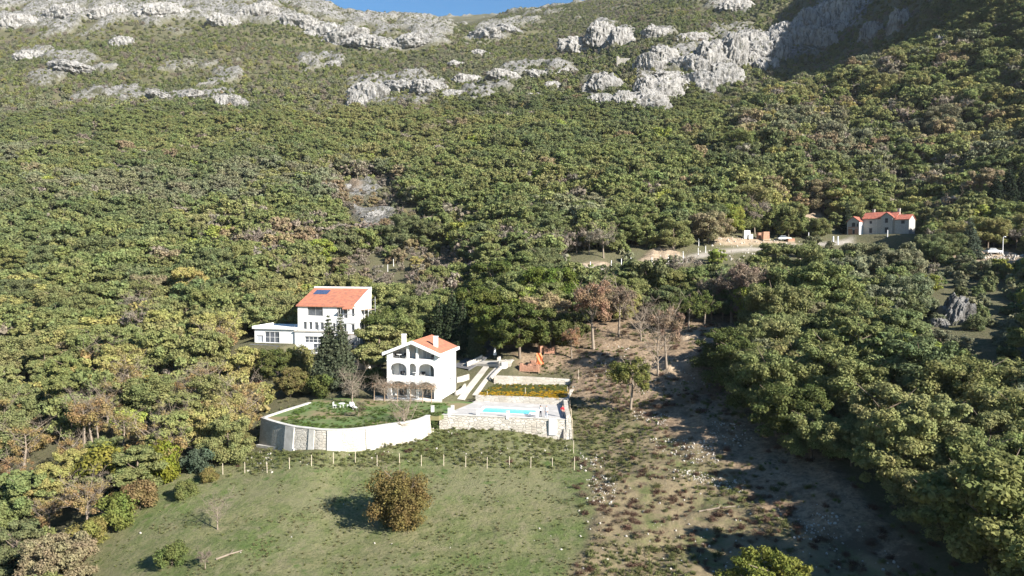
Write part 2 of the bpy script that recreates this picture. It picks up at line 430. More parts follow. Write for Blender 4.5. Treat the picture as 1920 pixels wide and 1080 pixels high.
BARE = [[(1300, 470), (1560, 465), (1720, 500), (1700, 540), (1480, 520), (1320, 498)], [(1640, 20), (1500, 110), (1340, 190), (1300, 205), (1420, 150), (1560, 60)]]
PX0, PY0 = topx(XX, YY, ZZ)
dn1 = fbm(XX / 14, YY / 14, 3, 4); dn2 = fbm(XX / 14 + 50, YY / 14, 4, 4)
wf = np.clip(9.0 * 300 / YY, 6, 22)
wx = PX0 + dn1 * wf * 2.2; wy = PY0 + dn2 * wf * 0.9
def mask(polys, wob=1.0):
    m = np.zeros(XX.shape, bool)
    ax = PX0 + (wx - PX0) * wob; ay = PY0 + (wy - PY0) * wob
    for p in polys: m |= inpoly(ax, ay, p)
    return m.astype(np.float32)
def blur(a, n=2):
    for _ in range(n):
        a = (a + np.roll(a, 1, 0) + np.roll(a, -1, 0) + np.roll(a, 1, 1) + np.roll(a, -1, 1)) / 5
    return a
_rn = fbm(XX / 22, YY / 30, 19, 5)
m_rock = blur(mask(ROCKS, 1.3) * smooth(-0.16, 0.02, _rn + 0.25 * fbm(XX / 6, YY / 7, 20, 3)), 2)
m_rock = np.maximum(m_rock, blur(mask([ROCKS[7]], .9) * smooth(-0.42, -0.25, _rn), 2))
m_grass = blur(mask([GRASS], 0.6), 3)
m_dirt = blur(mask([DIRT]), 4)
m_rough = blur(mask([ROUGH], 0.7), 4)
m_cut = blur(mask(CUT, 1.1), 2)
m_road = blur(mask([ROAD], 0.25), 2) * smooth(-0.35, 0.1, dn2 + 0.25)
# scattered outcrops on the upper slopes
up = smooth(430, 620, YY)
sc = smooth(0.26, 0.36, fbm(XX / 30, YY / 42, 21, 5)) * up * smooth(0.15, 0.5, fbm(XX / 150, YY / 200, 33, 3) + 0.35)
m_rock = np.clip(m_rock + 0.8 * sc * (PY0 < 190), 0, 1)
# ---- relief
amp = np.clip((YY - 90) / 200, 0.03, 1)
ZZ += amp * (fbm(XX / 60, YY / 60, 5, 4) * 5 + np.clip(YY / 400, 0, 1.5) * fbm(XX / 18, YY / 18, 9, 3) * 2.0) * smooth(115, 320, YY)
ZZ += (fbm(XX / 6, YY / 6, 12, 4) * 0.22 + m_rough * fbm(XX / 3.5, YY / 3.5, 14, 4) * 0.55 + m_dirt * ridged(XX / 5, YY / 4, 15, 4) * 0.45) * smooth(1.4, 1, YY / 200)
rk = ridged(XX / 26, YY / 34, 41, 5) * 0.6 + ridged(XX / 8, YY / 9, 46, 4) * 0.55 + ridged(XX / 3.6, YY / 4.2, 48, 2) * 0.18
ZZ += m_rock * (rk * 0.5 + 0.35) * np.clip(YY * 0.016, 0.5, 14)
ZZ += m_cut * (0.4 + ridged(XX / 2.5, YY / 2.5, 50, 4)) * 0.9

# ---- flat places made by people
def segd(x, y, pts, closed=False):
    d = np.full(np.shape(x), 1e9); n = len(pts)
    for i in range(n if closed else n - 1):
        ax, ay = pts[i][0], pts[i][1]; bx, by = pts[(i + 1) % n][0], pts[(i + 1) % n][1]
        L2 = (bx - ax) ** 2 + (by - ay) ** 2 + 1e-9
        t = np.clip(((x - ax) * (bx - ax) + (y - ay) * (by - ay)) / L2, 0, 1)
        d = np.minimum(d, np.hypot(x - ax - t * (bx - ax), y - ay - t * (by - ay)))
    return d
WALL_TOP = [G(*p, 0.25) for p in [(579, 754), (530, 769), (489.6, 782.5), (512, 790), (544, 798), (575, 802), (606, 805), (648, 805), (690, 801), (731, 795), (783, 787), (806, 778)]]
DECK = [G(824, 777), G(1061.5, 786.5), G(1057, 755), G(893, 751)]
LAWN = WALL_TOP + [G(893, 754), G(855, 753), G(822, 752), G(720, 747), G(640, 744)]
pads = [([(p.x, p.y) for p in LAWN], -0.35, 1.0), ([(p.x, p.y) for p in DECK], -0.6, 0.8)]
HOUSE_A = R(-13)
for poly, z, soft in pads:
    ins = inpoly(XX, YY, poly); d = segd(XX, YY, poly, True)
    wgt = np.where(ins, smooth(0, soft, d), 0.0)
    ZZ = ZZ * (1 - wgt) + z * wgt
def flat(x, y, rx, ry, ang, z, soft=2.0):
    global ZZ
    c, s = math.cos(ang), math.sin(ang)
    a = (XX - x) * c + (YY - y) * s; b = -(XX - x) * s + (YY - y) * c
    d = np.maximum(np.abs(a) - rx, np.abs(b) - ry)
    wgt = 1 - smooth(0, soft, d)
    ZZ = ZZ * (1 - wgt) + z * wgt

def H(x, y):
    x = np.asarray(x, float); y = np.asarray(y, float)
    return _bil(ZZ, GU, GW, x / y, np.log(y))
def hz(x, y): return float(H(np.array([x]), np.array([y]))[0])
_ys = np.exp(np.linspace(math.log(55), math.log(2000), 2500))
def GP(px, py, ymin=55, ymax=2000):
    """the first point of the ground along the sight line through (px, py)"""
    dx, dy, dz = ray(px, py)
    ys = _ys[(_ys > ymin) & (_ys < ymax)]
    z = CAM_H + dz / dy * ys; h = H(dx / dy * ys, ys)
    k = np.argmax(h >= z) if (h >= z).any() else len(ys) - 1
    y = ys[k]
    return Vector((dx / dy * y, y, float(h[k])))
VILLA_O = P(668, 665, 148); VILLA_O.z = 3.9
flat(VILLA_O.x - 6, VILLA_O.y + 4, 9.5, 5, HOUSE_A, 3.9, 3)
flat(VILLA_O.x - 18, VILLA_O.y + 3, 5.5, 5.0, HOUSE_A, 5.8, 1.5)
HOUSE_O = G(822, 752, 0)
flat(HOUSE_O.x - 3.5, HOUSE_O.y + 5.5, 5.5, 4.2, HOUSE_A, -0.05, 1.5)
FAR_O = P(1617, 440, 240)
flat(FAR_O.x + 5, FAR_O.y - 2, 10.5, 5.5, R(-44), FAR_O.z, 5)
# raised flower bed behind the pool terrace
BED = [G(893, 741, .95), G(1036, 747, .95), G(1062, 748, .95), P(1071, 729, 130), P(928, 722, 131)]
BED_POLY = [(p.x, p.y) for p in BED]
_bp = BED_POLY[:3] + [(BED_POLY[3][0] + .3, BED_POLY[3][1] + 1.0), (BED_POLY[4][0], BED_POLY[4][1] + 1.0)]
ins = inpoly(XX, YY, _bp); d_ = segd(XX, YY, _bp, True); w_ = np.where(ins, smooth(0, 0.6, d_), 0)
ZZ = ZZ * (1 - w_) + 0.8 * w_
# ------------------------------------------------------------------ ground mesh
def ground_material():
    m = bpy.data.materials.new('ground'); m.use_nodes = True
    t = m.node_tree; N = t.nodes; L = t.links; b = N['Principled BSDF']
    b.inputs['Roughness'].default_value = 0.95; b.inputs['Specular IOR Level'].default_value = 0.1
    tc = N.new('ShaderNodeTexCoord')
    def noise(scale, det=6, rough=0.6, lo=0.3, hi=0.7, st=None):
        n = N.new('ShaderNodeTexNoise'); n.inputs['Scale'].default_value = scale; n.inputs['Detail'].default_value = det; n.inputs['Roughness'].default_value = rough
        if st:
            mp = N.new('ShaderNodeMapping'); mp.inputs['Scale'].default_value = st; L.new(tc.outputs['Object'], mp.inputs[0]); L.new(mp.outputs[0], n.inputs['Vector'])
        else: L.new(tc.outputs['Object'], n.inputs['Vector'])
        r = N.new('ShaderNodeMapRange'); r.inputs[1].default_value = lo; r.inputs[2].default_value = hi; L.new(n.outputs[0], r.inputs[0]); return r.outputs[0]
    def mix(f, a, c):
        x = N.new('ShaderNodeMix'); x.data_type = 'RGBA'
        if isinstance(f, float): x.inputs[0].default_value = f
        else: L.new(f, x.inputs[0])
        for s, v in ((6, a), (7, c)):
            if isinstance(v, tuple): x.inputs[s].default_value = (*v, 1)
            else: L.new(v, x.inputs[s])
        return x.outputs[2]
    def at(nm):
        a = N.new('ShaderNodeAttribute'); a.attribute_name = nm; return a.outputs['Fac']
    # litter under the woods
    base = mix(noise(0.25), (0.095, 0.09, 0.048), (0.06, 0.075, 0.032))
    base = mix(noise(2.2, 8), base, (0.125, 0.11, 0.068))
    # meadow
    gr = mix(noise(0.16, 5, lo=0.38, hi=0.62), (0.105, 0.138, 0.044), (0.175, 0.17, 0.082))
    gr = mix(noise(0.9, 6, 0.7, 0.45, 0.75, (1, 0.6, 1)), gr, (0.22, 0.19, 0.12))
    gr = mix(noise(0.42, 8, 0.8, 0.50, 0.66), gr, (0.085, 0.105, 0.04))
    gr = mix(noise(3.2, 8, 0.75, 0.50, 0.66), gr, (0.055, 0.07, 0.025))
    gr = mix(noise(0.075, 7, 0.75, 0.50, 0.60), gr, (0.165, 0.16, 0.085))
    gr = mix(noise(0.30, 5, 0.7, 0.58, 0.68), gr, (0.075, 0.11, 0.032))
    # earth of the cleared slope
    di = mix(noise(0.30, 7, 0.65, 0.35, 0.65), (0.225, 0.162, 0.105), (0.315, 0.235, 0.158))
    di = mix(noise(1.7, 8, 0.7, 0.45, 0.7), di, (0.09, 0.065, 0.045))
    di = mix(noise(0.11, 8, 0.7, 0.52, 0.6), di, (0.12, 0.09, 0.06))
    di = mix(noise(0.17, 6, 0.7, 0.60, 0.66), di, (0.16, 0.15, 0.075))
    di = mix(noise(5.0, 4, 0.5, 0.68, 0.76), di, (0.36, 0.33, 0.28))
    # rough grass
    ro = mix(noise(0.22, 6, 0.65, 0.48, 0.64), (0.215, 0.172, 0.105), (0.115, 0.128, 0.05))
    ro = mix(noise(0.7, 8, 0.75, 0.52, 0.66), ro, (0.085, 0.06, 0.045))
    ro = mix(noise(4.0, 6, 0.6, 0.5, 0.75), ro, (0.17, 0.15, 0.08))
    # limestone
    rc = mix(noise(0.12, 8, 0.7, 0.35, 0.65), (0.45, 0.435, 0.41), (0.31, 0.30, 0.29))
    rc = mix(noise(0.5, 9, 0.8, 0.46, 0.60, (1, 1, 0.35)), rc, (0.12, 0.115, 0.105))
    rc = mix(noise(0.16, 9, 0.85, 0.50, 0.57, (1, 1, 0.4)), rc, (0.10, 0.10, 0.06))
    rc = mix(noise(0.07, 8, 0.75, 0.56, 0.64), rc, (0.10, 0.10, 0.055))
    cu = mix(noise(0.8, 8, 0.7), (0.42, 0.33, 0.24), (0.22, 0.165, 0.11))
    c = mix(at('m_grass'), base, gr)
    c = mix(at('m_rough'), c, ro)
    c = mix(at('m_dirt'), c, di)
    c = mix(at('m_rock'), c, rc)
    c = mix(at('m_cut'), c, cu)
    c = mix(at('m_road'), c, mix(noise(0.6), (0.34, 0.31, 0.27), (0.25, 0.225, 0.19)))
    L.new(c, b.inputs['Base Color'])
    n = N.new('ShaderNodeTexNoise'); n.inputs['Scale'].default_value = 1.1; n.inputs['Detail'].default_value = 10; n.inputs['Roughness'].default_value = 0.75
    L.new(tc.outputs['Object'], n.inputs['Vector'])
    ma = N.new('ShaderNodeMath'); ma.operation = 'MULTIPLY_ADD'; ma.inputs[1].default_value = 2.6; ma.inputs[2].default_value = 0.35; L.new(at('m_rock'), ma.inputs[0])
    bp = N.new('ShaderNodeBump'); bp.inputs['Strength'].default_value = 1.0; L.new(ma.outputs[0], bp.inputs['Distance']); L.new(n.outputs[0], bp.inputs['Height']); L.new(bp.outputs[0], b.inputs['Normal'])
    return m
M['ground'] = ground_material()
idx = np.arange(NU * NW).reshape(NW, NU)
quads = np.stack([idx[:-1, :-1], idx[:-1, 1:], idx[1:, 1:], idx[1:, :-1]], -1).reshape(-1, 4)
gme = np_mesh('ground', np.stack([XX, YY, ZZ], -1).reshape(-1, 3), quads, True, [M['ground']])
for nm, a in (('m_grass', m_grass), ('m_rough', m_rough), ('m_dirt', m_dirt), ('m_rock', m_rock), ('m_cut', m_cut), ('m_road', m_road)):
    set_attr(gme, nm, a)
tag(put('ground', gme), kind='structure')
# ------------------------------------------------------------------ trees
def leafy(r, cent, rad, per, size, flat_=0.75, seed=0, shell=0.45, drop=True):
    """leaf clumps on a set of lobes -> verts, quads"""
    g = np.random.default_rng(seed)
    pts = []; nrm = []
    tot = (rad ** 2).sum()
    for i in range(len(cent)):
        an = 0.78 + 0.5 * g.random(3)
        n = max(6, int(per * rad[i] ** 2 / tot))
        d = g.normal(size=(n, 3)); d /= np.linalg.norm(d, axis=1, keepdims=True)
        rr = rad[i] * (1 - shell * g.random(n) ** 2)
        ph = g.random(3) * 6.28; rr *= 1 + 0.16 * np.sin(d[:, 0] * 5 + ph[0]) * np.sin(d[:, 1] * 6 + ph[1]) + 0.14 * np.sin(d[:, 2] * 9 + d[:, 0] * 7 + ph[2]) + 0.10 * g.normal(size=n)
        p = cent[i] + d * rr[:, None] * np.array([1, 1, flat_]) * an
        if drop:
            dd = np.linalg.norm((p[:, None] - cent[None]) / np.array([1, 1, flat_]), axis=2) / rad[None]
            dd[:, i] = 9
            k = dd.min(1) > 0.62
            p, d = p[k], d[k]
        pts.append(p); nrm.append(d)
    p = np.concatenate(pts); d = np.concatenate(nrm)
    n = d * .9 + np.array([0, 0, 0.45]) + g.normal(size=d.shape) * 0.6
    n /= np.linalg.norm(n, axis=1, keepdims=True)
    a = g.normal(size=n.shape); u = np.cross(n, a); u /= np.linalg.norm(u, axis=1, keepdims=True); v = np.cross(n, u)
    s = size * (0.6 + 0.8 * g.random(len(p)))[:, None]
    j = lambda: (0.7 + 0.6 * g.random(len(p)))[:, None]
    q = np.stack([p - u * s * j() * .5, p - v * s * j() * .36 + n * s * .12, p + u * s * j() * .5, p + v * s * j() * .36 + n * s * .12], 1)
    return q.reshape(-1, 3), np.arange(len(p) * 4).reshape(-1, 4)

def tube_np(pts, radii, n=6):
    """polyline tube"""
    V = []; Fq = []
    pts = [np.array(p, float) for p in pts]
    for i, p in enumerate(pts):
        d = pts[min(i + 1, len(pts) - 1)] - pts[max(i - 1, 0)]; d = d / (np.linalg.norm(d) + 1e-9)
        a = np.array([1, 0, 0]) if abs(d[0]) < 0.8 else np.array([0, 1, 0])
        u = np.cross(d, a); u /= np.linalg.norm(u); v = np.cross(d, u)
        for k in range(n):
            t = 2 * math.pi * k / n; V.append(p + radii[i] * (u * math.cos(t) + v * math.sin(t)))
    for i in range(len(pts) - 1):
        for k in range(n): Fq.append((i * n + k, i * n + (k + 1) % n, (i + 1) * n + (k + 1) % n, (i + 1) * n + k))
    return np.array(V), np.array(Fq)

def join_np(parts):
    V = []; Q = []; b = 0
    for v, q in parts:
        V.append(v); Q.append(q + b); b += len(v)
    return np.concatenate(V), np.concatenate(Q)

def limbs(seed, h, r, n=6, reach=0.75, up=0.5, sides=6, twigs=0, start=0.35):
    g = random.Random(seed); parts = []
    bend = [g.uniform(-.05, .05) * h for _ in range(4)]
    tr = [(0, 0, -0.4), (bend[0] * .5, bend[1] * .5, h * .2), (bend[0], bend[1], h * .45), (bend[0] + bend[2] * .5, bend[1] + bend[3] * .5, h * .72)]
    r0 = h * 0.021
    parts.append(tube_np(tr, [r0 * 1.35, r0, r0 * .8, r0 * .4], sides))
    for i in range(n):
        k = start + (0.72 - start) * (i + g.random() * .6) / n
        j = 1 if k < .45 else 2
        f = (k - (.2 if j == 1 else .45)) / .26
        b0 = np.array(tr[j]) * (1 - f) + np.array(tr[j + 1]) * f
        a = i * 2.4 + g.uniform(-.4, .4); L = r * reach * g.uniform(.75, 1.1)
        mid = b0 + np.array([math.cos(a) * L * .5, math.sin(a) * L * .5, L * up * .45])
        end = b0 + np.array([math.cos(a) * L, math.sin(a) * L, L * up * g.uniform(.9, 1.5)])
        parts.append(tube_np([b0, mid, end], [r0 * .45, r0 * .3, r0 * .1], max(3, sides - 2)))
        for t in range(twigs):
            f = g.uniform(.25, 1); s = b0 * (1 - f) + end * f if f > .5 else b0 * (1 - 2 * f) + mid * 2 * f
            d = np.array([g.gauss(0, 1), g.gauss(0, 1), abs(g.gauss(.5, .6))]); d /= np.linalg.norm(d); l2 = L * g.uniform(.2, .5)
            e = s + d * l2
            parts.append(tube_np([s, e], [r0 * .14, r0 * .05], 3))
            for _ in range(3):
                d2 = d + np.array([g.gauss(0, .6), g.gauss(0, .6), g.gauss(.2, .5)]); s2 = s + d * l2 * g.uniform(.3, 1)
                parts.append(tube_np([s2, s2 + d2 * l2 * .5], [r0 * .07, r0 * .03], 3))
    return join_np(parts)

def lobes(seed, r, h, n, lo=0.30, kind='oak'):
    """lobe centres for a crown of radius r whose top is at h"""
    g = np.random.default_rng(seed); C = []; RR = []
    zb = h * lo; hc = h - zb
    for i in range(n):
        a = g.random() * 2 * math.pi
        t = g.random() ** 0.8
        if kind == 'oak':
            z = zb + hc * (0.12 + 0.72 * t); e = math.sqrt(max(0.05, 1 - ((z - zb - hc * .38) / (hc * .60)) ** 2)); rad = r * e * g.uniform(0.3, 1.08)
            s = r * g.uniform(0.12, 0.33) * (1 - .25 * t)
        elif kind == 'bush':
            z = hc * (0.08 + 0.75 * t); e = math.sqrt(max(0.05, 1 - ((z - hc * .38) / (hc * .62)) ** 2)); rad = r * e * g.uniform(0.2, 0.8); s = r * g.uniform(0.26, 0.42)
        C.append((rad * math.cos(a), rad * math.sin(a), z)); RR.append(s)
    return np.array(C), np.array(RR)

def cone_leaves(seed, h, r, tiers, per, size, lo=0.08, power=0.9, droop=0.25):
    g = np.random.default_rng(seed); C = []; RR = []
    for i in range(tiers):
        t = i / (tiers - 1); z = h * (lo + (0.97 - lo) * t); rr = r * (1 - t) ** power + 0.12
        k = max(1, int(3 + 7 * (1 - t)))
        for j in range(k):
            a = j * 2 * math.pi / k + g.random() * .8 + i; q = rr * g.uniform(.45, .85)
            C.append((q * math.cos(a), q * math.sin(a), z - droop * q)); RR.append(rr * .38 + .15)
    return leafy(None, np.array(C), np.array(RR), per, size, 0.6, seed)

def crown_mesh(name, v, q, m='leaf'): return np_mesh(name, v, q, False, [M[m]])

PROTO = {}
def make_proto(key, crown, trunk): PROTO[key] = (crown, trunk)
for i in range(6):
    rr, hh = [(4.3, 8.6), (3.7, 9.4), (4.8, 8.2), (4.0, 8.0), (3.5, 8.8), (4.4, 9.2)][i]
    C, Rr = lobes(100 + i, rr, hh, [78, 66, 88, 70, 66, 80][i], 0.10)
    v, q = leafy(None, C, Rr, 27000, 0.27, 0.62, 200 + i)
    make_proto('oak%d' % i, crown_mesh('oak_crown', v, q), np_mesh('oak_trunk', *limbs(300 + i, hh, rr, 7), True, [M['bark']]))
for i in range(3):
    C, Rr = lobes(150 + i, 2.6, 4.2, 16, 0.05, 'bush')
    v, q = leafy(None, C, Rr, 6500, 0.27, 0.85, 250 + i)
    make_proto('shrub%d' % i, crown_mesh('shrub_crown', v, q), np_mesh('shrub_trunk', *limbs(350 + i, 3.4, 2.0, 6, start=.1), True, [M['bark']]))
for i in range(3):
    C, Rr = lobes(170 + i, 3.4, 8.0, 18, 0.30)
    v, q = leafy(None, C, Rr, 2400, 0.26, 0.8, 270 + i, shell=0.9, drop=False)
    make_proto('sparse%d' % i, crown_mesh('sparse_crown', v, q), np_mesh('sparse_trunk', *limbs(370 + i, 8.4, 3.6, 10, .95, .7, 5, 9), True, [M['bark_pale']]))

def add_tree(name, key, loc, s, rz, tint, label, cat='tree', group=None, sz=1.0, trunk_tint=None):
    t = thing(name, label, cat, loc, rz, group); t.scale = (s, s, s * sz)
    c, tr = PROTO[key]
    a = put('crown', c, t); a.color = (*tint, 1)
    if tr: put('trunk', tr, t)
    return t

# ---- where the woods stand
def jitter_grid(y0, y1, sp, umax=0.95):
    xs = np.arange(-umax * y1, umax * y1, sp); ys = np.arange(y0, y1, sp * 0.9)
    X, Y = np.meshgrid(xs, ys); X = X + (np.arange(len(ys)) % 2)[:, None] * sp / 2
    X = X + (rng.random(X.shape) - .5) * sp * .75; Y = Y + (rng.random(X.shape) - .5) * sp * .75
    k = (np.abs(X / Y) < umax) & (Y > y0) & (Y < y1)
    return X[k], Y[k]
cand = []
for y0, y1, sp in ((50, 210, 5.2), (210, 430, 4.8), (430, 800, 4.9), (800, 1500, 6.8)):
    x, y = jitter_grid(y0, y1, sp, 0.95 if y0 < 400 else 0.85); cand.append(np.stack([x, y], 1))
cand = np.concatenate(cand)
cx, cy = cand[:, 0], cand[:, 1]; cz = H(cx, cy)
cpx, cpy = topx(cx, cy, cz)
rv = rng.random(len(cx))
clump = fbm(cx / 45, cy / 60, 61, 4); clump2 = fbm(cx / 20, cy / 26, 71, 3); fine = fbm(cx / 9, cy / 9, 81, 2)
keep = ~inpoly(cpx, cpy, OPEN)
LOW = [[(1040, 555), (1050, 490), (1180, 470), (1320, 462), (1560, 452), (1720, 470), (1735, 500), (1500, 535), (1300, 545), (1120, 560)],
       [(1690, 500), (1960, 478), (1960, 640), (1830, 600), (1700, 540)],
       [(560, 585), (620, 500), (700, 470), (860, 470), (900, 520), (840, 560), (700, 590)],
       [(600, 330), (740, 330), (790, 430), (680, 450), (620, 400)]]
low = np.zeros(len(cx), bool)
for p in LOW: low |= inpoly(cpx + fine * 30, cpy + fine * 10, p)
# keep the buildings, the road and the views to them clear
def near_box(x, y, rx, ry, ang):
    c, s = math.cos(ang), math.sin(ang); a = (cx - x) * c + (cy - y) * s; b = -(cx - x) * s + (cy - y) * c
    return (np.abs(a) < rx) & (np.abs(b) < ry)
keep &= ~near_box(VILLA_O.x - 8, VILLA_O.y + 3, 17, 9, HOUSE_A)
keep &= ~near_box(HOUSE_O.x - 3, HOUSE_O.y + 4, 9, 9, HOUSE_A)
keep &= ~near_box(FAR_O.x + 5, FAR_O.y - 2, 14, 9.5, R(-44))
NOTREE = [[(1560, 442), (1740, 446), (1745, 496), (1560, 496)], [(430, 640), (700, 650), (700, 735), (560, 760), (470, 730), (440, 700)], [(1790, 470), (1940, 468), (1940, 500), (1800, 500)],
          [(1760, 560), (1825, 560), (1830, 640), (1760, 640)], [(650, 690), (700, 690), (720, 760), (640, 760)], [(840, 560), (880, 560), (1000, 655), (850, 655)]] + CUT[4:6] + [ROAD]
for p in NOTREE: keep &= ~inpoly(cpx, cpy, p)
def mk(a): return _bil(a, GU, GW, cx / cy, np.log(cy))
rockv = mk(m_rock); cutv = mk(m_cut); roadv = mk(m_road)
keep &= (roadv < .3) & ~((cutv > .3) & (rv > .12))
upper = smooth(420, 640, cy)
dens = 1 - 0.10 * (clump2 > .35) - upper * smooth(0.0, 0.5, clump + 0.2) * 0.30
dens = np.where(rockv > .35, 0.45 + 0.4 * (clump2 > .0), dens)
dens = np.where(inpoly(cpx, cpy, [(1440, -60), (1960, -60), (1960, 60), (1500, 110), (1350, 195)]), 0.75, dens)
keep &= rng.random(len(cx)) < dens
# size
sc = 0.62 + 0.58 * rng.random(len(cx)) ** 0.8 + 0.14 * clump2
sc = np.where(cy > 200, sc * (1 - 0.10 * smooth(200, 420, cy)), sc)
sc *= 1 - 0.38 * upper
sc *= 1 - 0.12 * smooth(800, 1100, cy)
sc = np.where(rockv > .35, sc * .5, sc)
sc = np.where(low, sc * .48, sc)
leftlow = (cpx < 480) & (cpy > 720)
sc = np.where(leftlow, sc * .80, sc)
rightwood = (cpx > 1330) & (cpy > 600)
sc = np.where(rightwood, sc * 1.03, sc)
# colour families
def A(*c): return np.array(c)
GREEN = A(.118, .127, .052); OLIVE = A(.145, .144, .062); DARK = A(.094, .106, .050); GREY = A(.128, .128, .078)
YELL = A(.200, .180, .070); BROWN = A(.175, .140, .085); TWIG = A(.155, .132, .105); RED = A(.21, .075, .040); BRIGHT = A(.160, .175, .045); BLUE = A(.09, .115, .07)
fam = np.zeros(len(cx), int)          # 0 green 1 olive 2 dark 3 grey 4 yellow 5 brown 6 twig 7 red 8 bright 9 blue
r1 = rng.random(len(cx)); r2 = rng.random(len(cx))
drift = clump * 1.1 + (r1 - .5) * .75; drift2 = fbm(cx / 70, cy / 80, 131, 4) + (r2 - .5) * .35
fam = np.where(drift > .24, 1, fam); fam = np.where(drift < -.34, 2, fam); fam = np.where((drift2 > .42) & (drift < .24), 3, fam)
fam = np.where((drift2 < -.46) & (cpx < 1050) & (cpy > 330), np.where(r2 < .5, 6, 5), fam)
fam = np.where((clump2 < -.38) & (r2 < .45), 6, fam)
fam = np.where((r1 > .975), 6, fam); fam = np.where((r1 > .968) & (r1 < .975), 5, fam); fam = np.where((r1 > .963) & (r1 < .968), 4, fam)
fam = np.where((upper > .3) & (r2 < .30), 3, fam); fam = np.where((upper > .3) & (r2 > .90 - .30 * clump), 6, fam)
fam = np.where((upper < .3) & (r2 > .985), 8, fam)
lw = (cpx < 560) & (cpy > 560)
fam = np.where(lw & (r2 > .84 - .3 * clump2) & (r1 < .4), 5, fam); fam = np.where(lw & (r2 < .10), 4, fam); fam = np.where(lw & (r2 > .55) & (r1 > .8), 6, fam)
spur = (cpx > 1380) & (cpy < 420) & (cpy > 90) & (cy < 470)
fam = np.where(spur & (r2 < .18), 6, fam); fam = np.where(spur & (r2 > .93), 5, fam); fam = np.where(spur & (r2 > .80) & (r2 < .87), 4, fam)
fam = np.where(rightwood & ((fam == 4) | (fam == 5) | (fam == 6)), 0, fam)
brush = inpoly(cpx, cpy, LOW[2]) | inpoly(cpx, cpy, LOW[3])
fam = np.where(brush & (r2 < .62), 6, fam); fam = np.where(brush & (r2 > .62) & (r2 < .78), 5, fam)
fam = np.where(low & ~brush & (r2 < .3), 3, fam)
GOLD = A(.175, .130, .060)
autumn = inpoly(cpx, cpy, [(180, 690), (480, 690), (480, 870), (320, 935), (120, 1100), (-60, 1100), (-60, 860)])
fam = np.where(autumn & (rng.random(len(cx)) < .42), 10, fam)
TINTS = np.stack([GREEN, OLIVE, DARK, GREY, YELL, BROWN, TWIG, RED, BRIGHT, BLUE, GOLD])
tint = TINTS[fam] * np.array([1.0, 1.03, 1.0]) * (1.44 + 0.30 * rng.random((len(cx), 1))) * (1 + 0.10 * (rng.random((len(cx), 3)) - .5))
spur2 = spur & (rockv < .35)
sc = np.where(spur2, sc * 1.42, sc); keep &= ~(spur2 & (rng.random(len(cx)) > .52))
mid = (cy > 215) & (cy < 470) & ~spur
sc = np.where(mid, sc * 1.12, sc); keep &= ~(mid & (rng.random(len(cx)) > .86))
keep &= ~(rightwood & (rng.random(len(cx)) > .76)); sc = np.where(rightwood, sc * (.82 + .42 * rng.random(len(cx))), sc)
sc = np.where(inpoly(cpx, cpy, [(1725, 540), (1845, 545), (1960, 600), (1960, 700), (1868, 750), (1705, 750)]), .36 + .15 * rng.random(len(cx)), sc)
terr = inpoly(cpx, cpy, [(1290, 468), (1340, 462), (1560, 460), (1590, 490), (1500, 530), (1330, 520), (1290, 500)])
keep &= ~(terr & (rng.random(len(cx)) > .38)); keep &= ~(inpoly(cpx, cpy, LOW[0]) & (rng.random(len(cx)) > .68))
rot = rng.random(len(cx)) * 6.283
K = np.where(keep)[0]
cx, cy, cz, cpx, cpy, sc, fam, tint, rot, low, rightwood = [a[K] for a in (cx, cy, cz, cpx, cpy, sc, fam, tint, rot, low, rightwood)]
# the ones that show largest become trees of their own; first drop what the frame does not show
vis = (cpx > -70) & (cpx < 1990) & (cpy > -10) & (cpy < 1600) & (cpy - F * 8.6 * sc / cy < 1080)
# nearer trees hide those behind them: walk from near to far over a coarse screen grid
order = np.argsort(cy); cover = np.zeros((60, 96)); seen = np.zeros(len(cx))
for k in order:
    if not vis[k]: continue
    rp = F * 4.1 * sc[k] / cy[k]; x0 = cpx[k]; yb = cpy[k]; yt = yb - F * 8.6 * sc[k] / cy[k]
    gx0, gx1 = int(max(0, (x0 - rp) / 20)), int(min(95, (x0 + rp) / 20)); gy0, gy1 = int(max(0, yt / 18)), int(min(59, (yb - rp * .3) / 18))
    if gx1 < gx0 or gy1 < gy0: continue
    c = cover[gy0:gy1 + 1, gx0:gx1 + 1]
    seen[k] = (2 * rp) * (yb - yt) * (1 - np.clip(c, 0, 1)).mean()
    c += min(1.0, (2 * rp) * (yb - yt) / (c.size * 360.0)) * 0.8
rank = np.argsort(-seen)
N_IND = 262
ind = rank[:N_IND]
ind_set = np.zeros(len(cx), bool); ind_set[ind] = True
FAMW = ['green', 'olive green', 'dark green', 'grey green', 'yellowing', 'rust brown', 'bare grey-brown', 'red', 'bright green', 'blue green', 'thin golden brown']
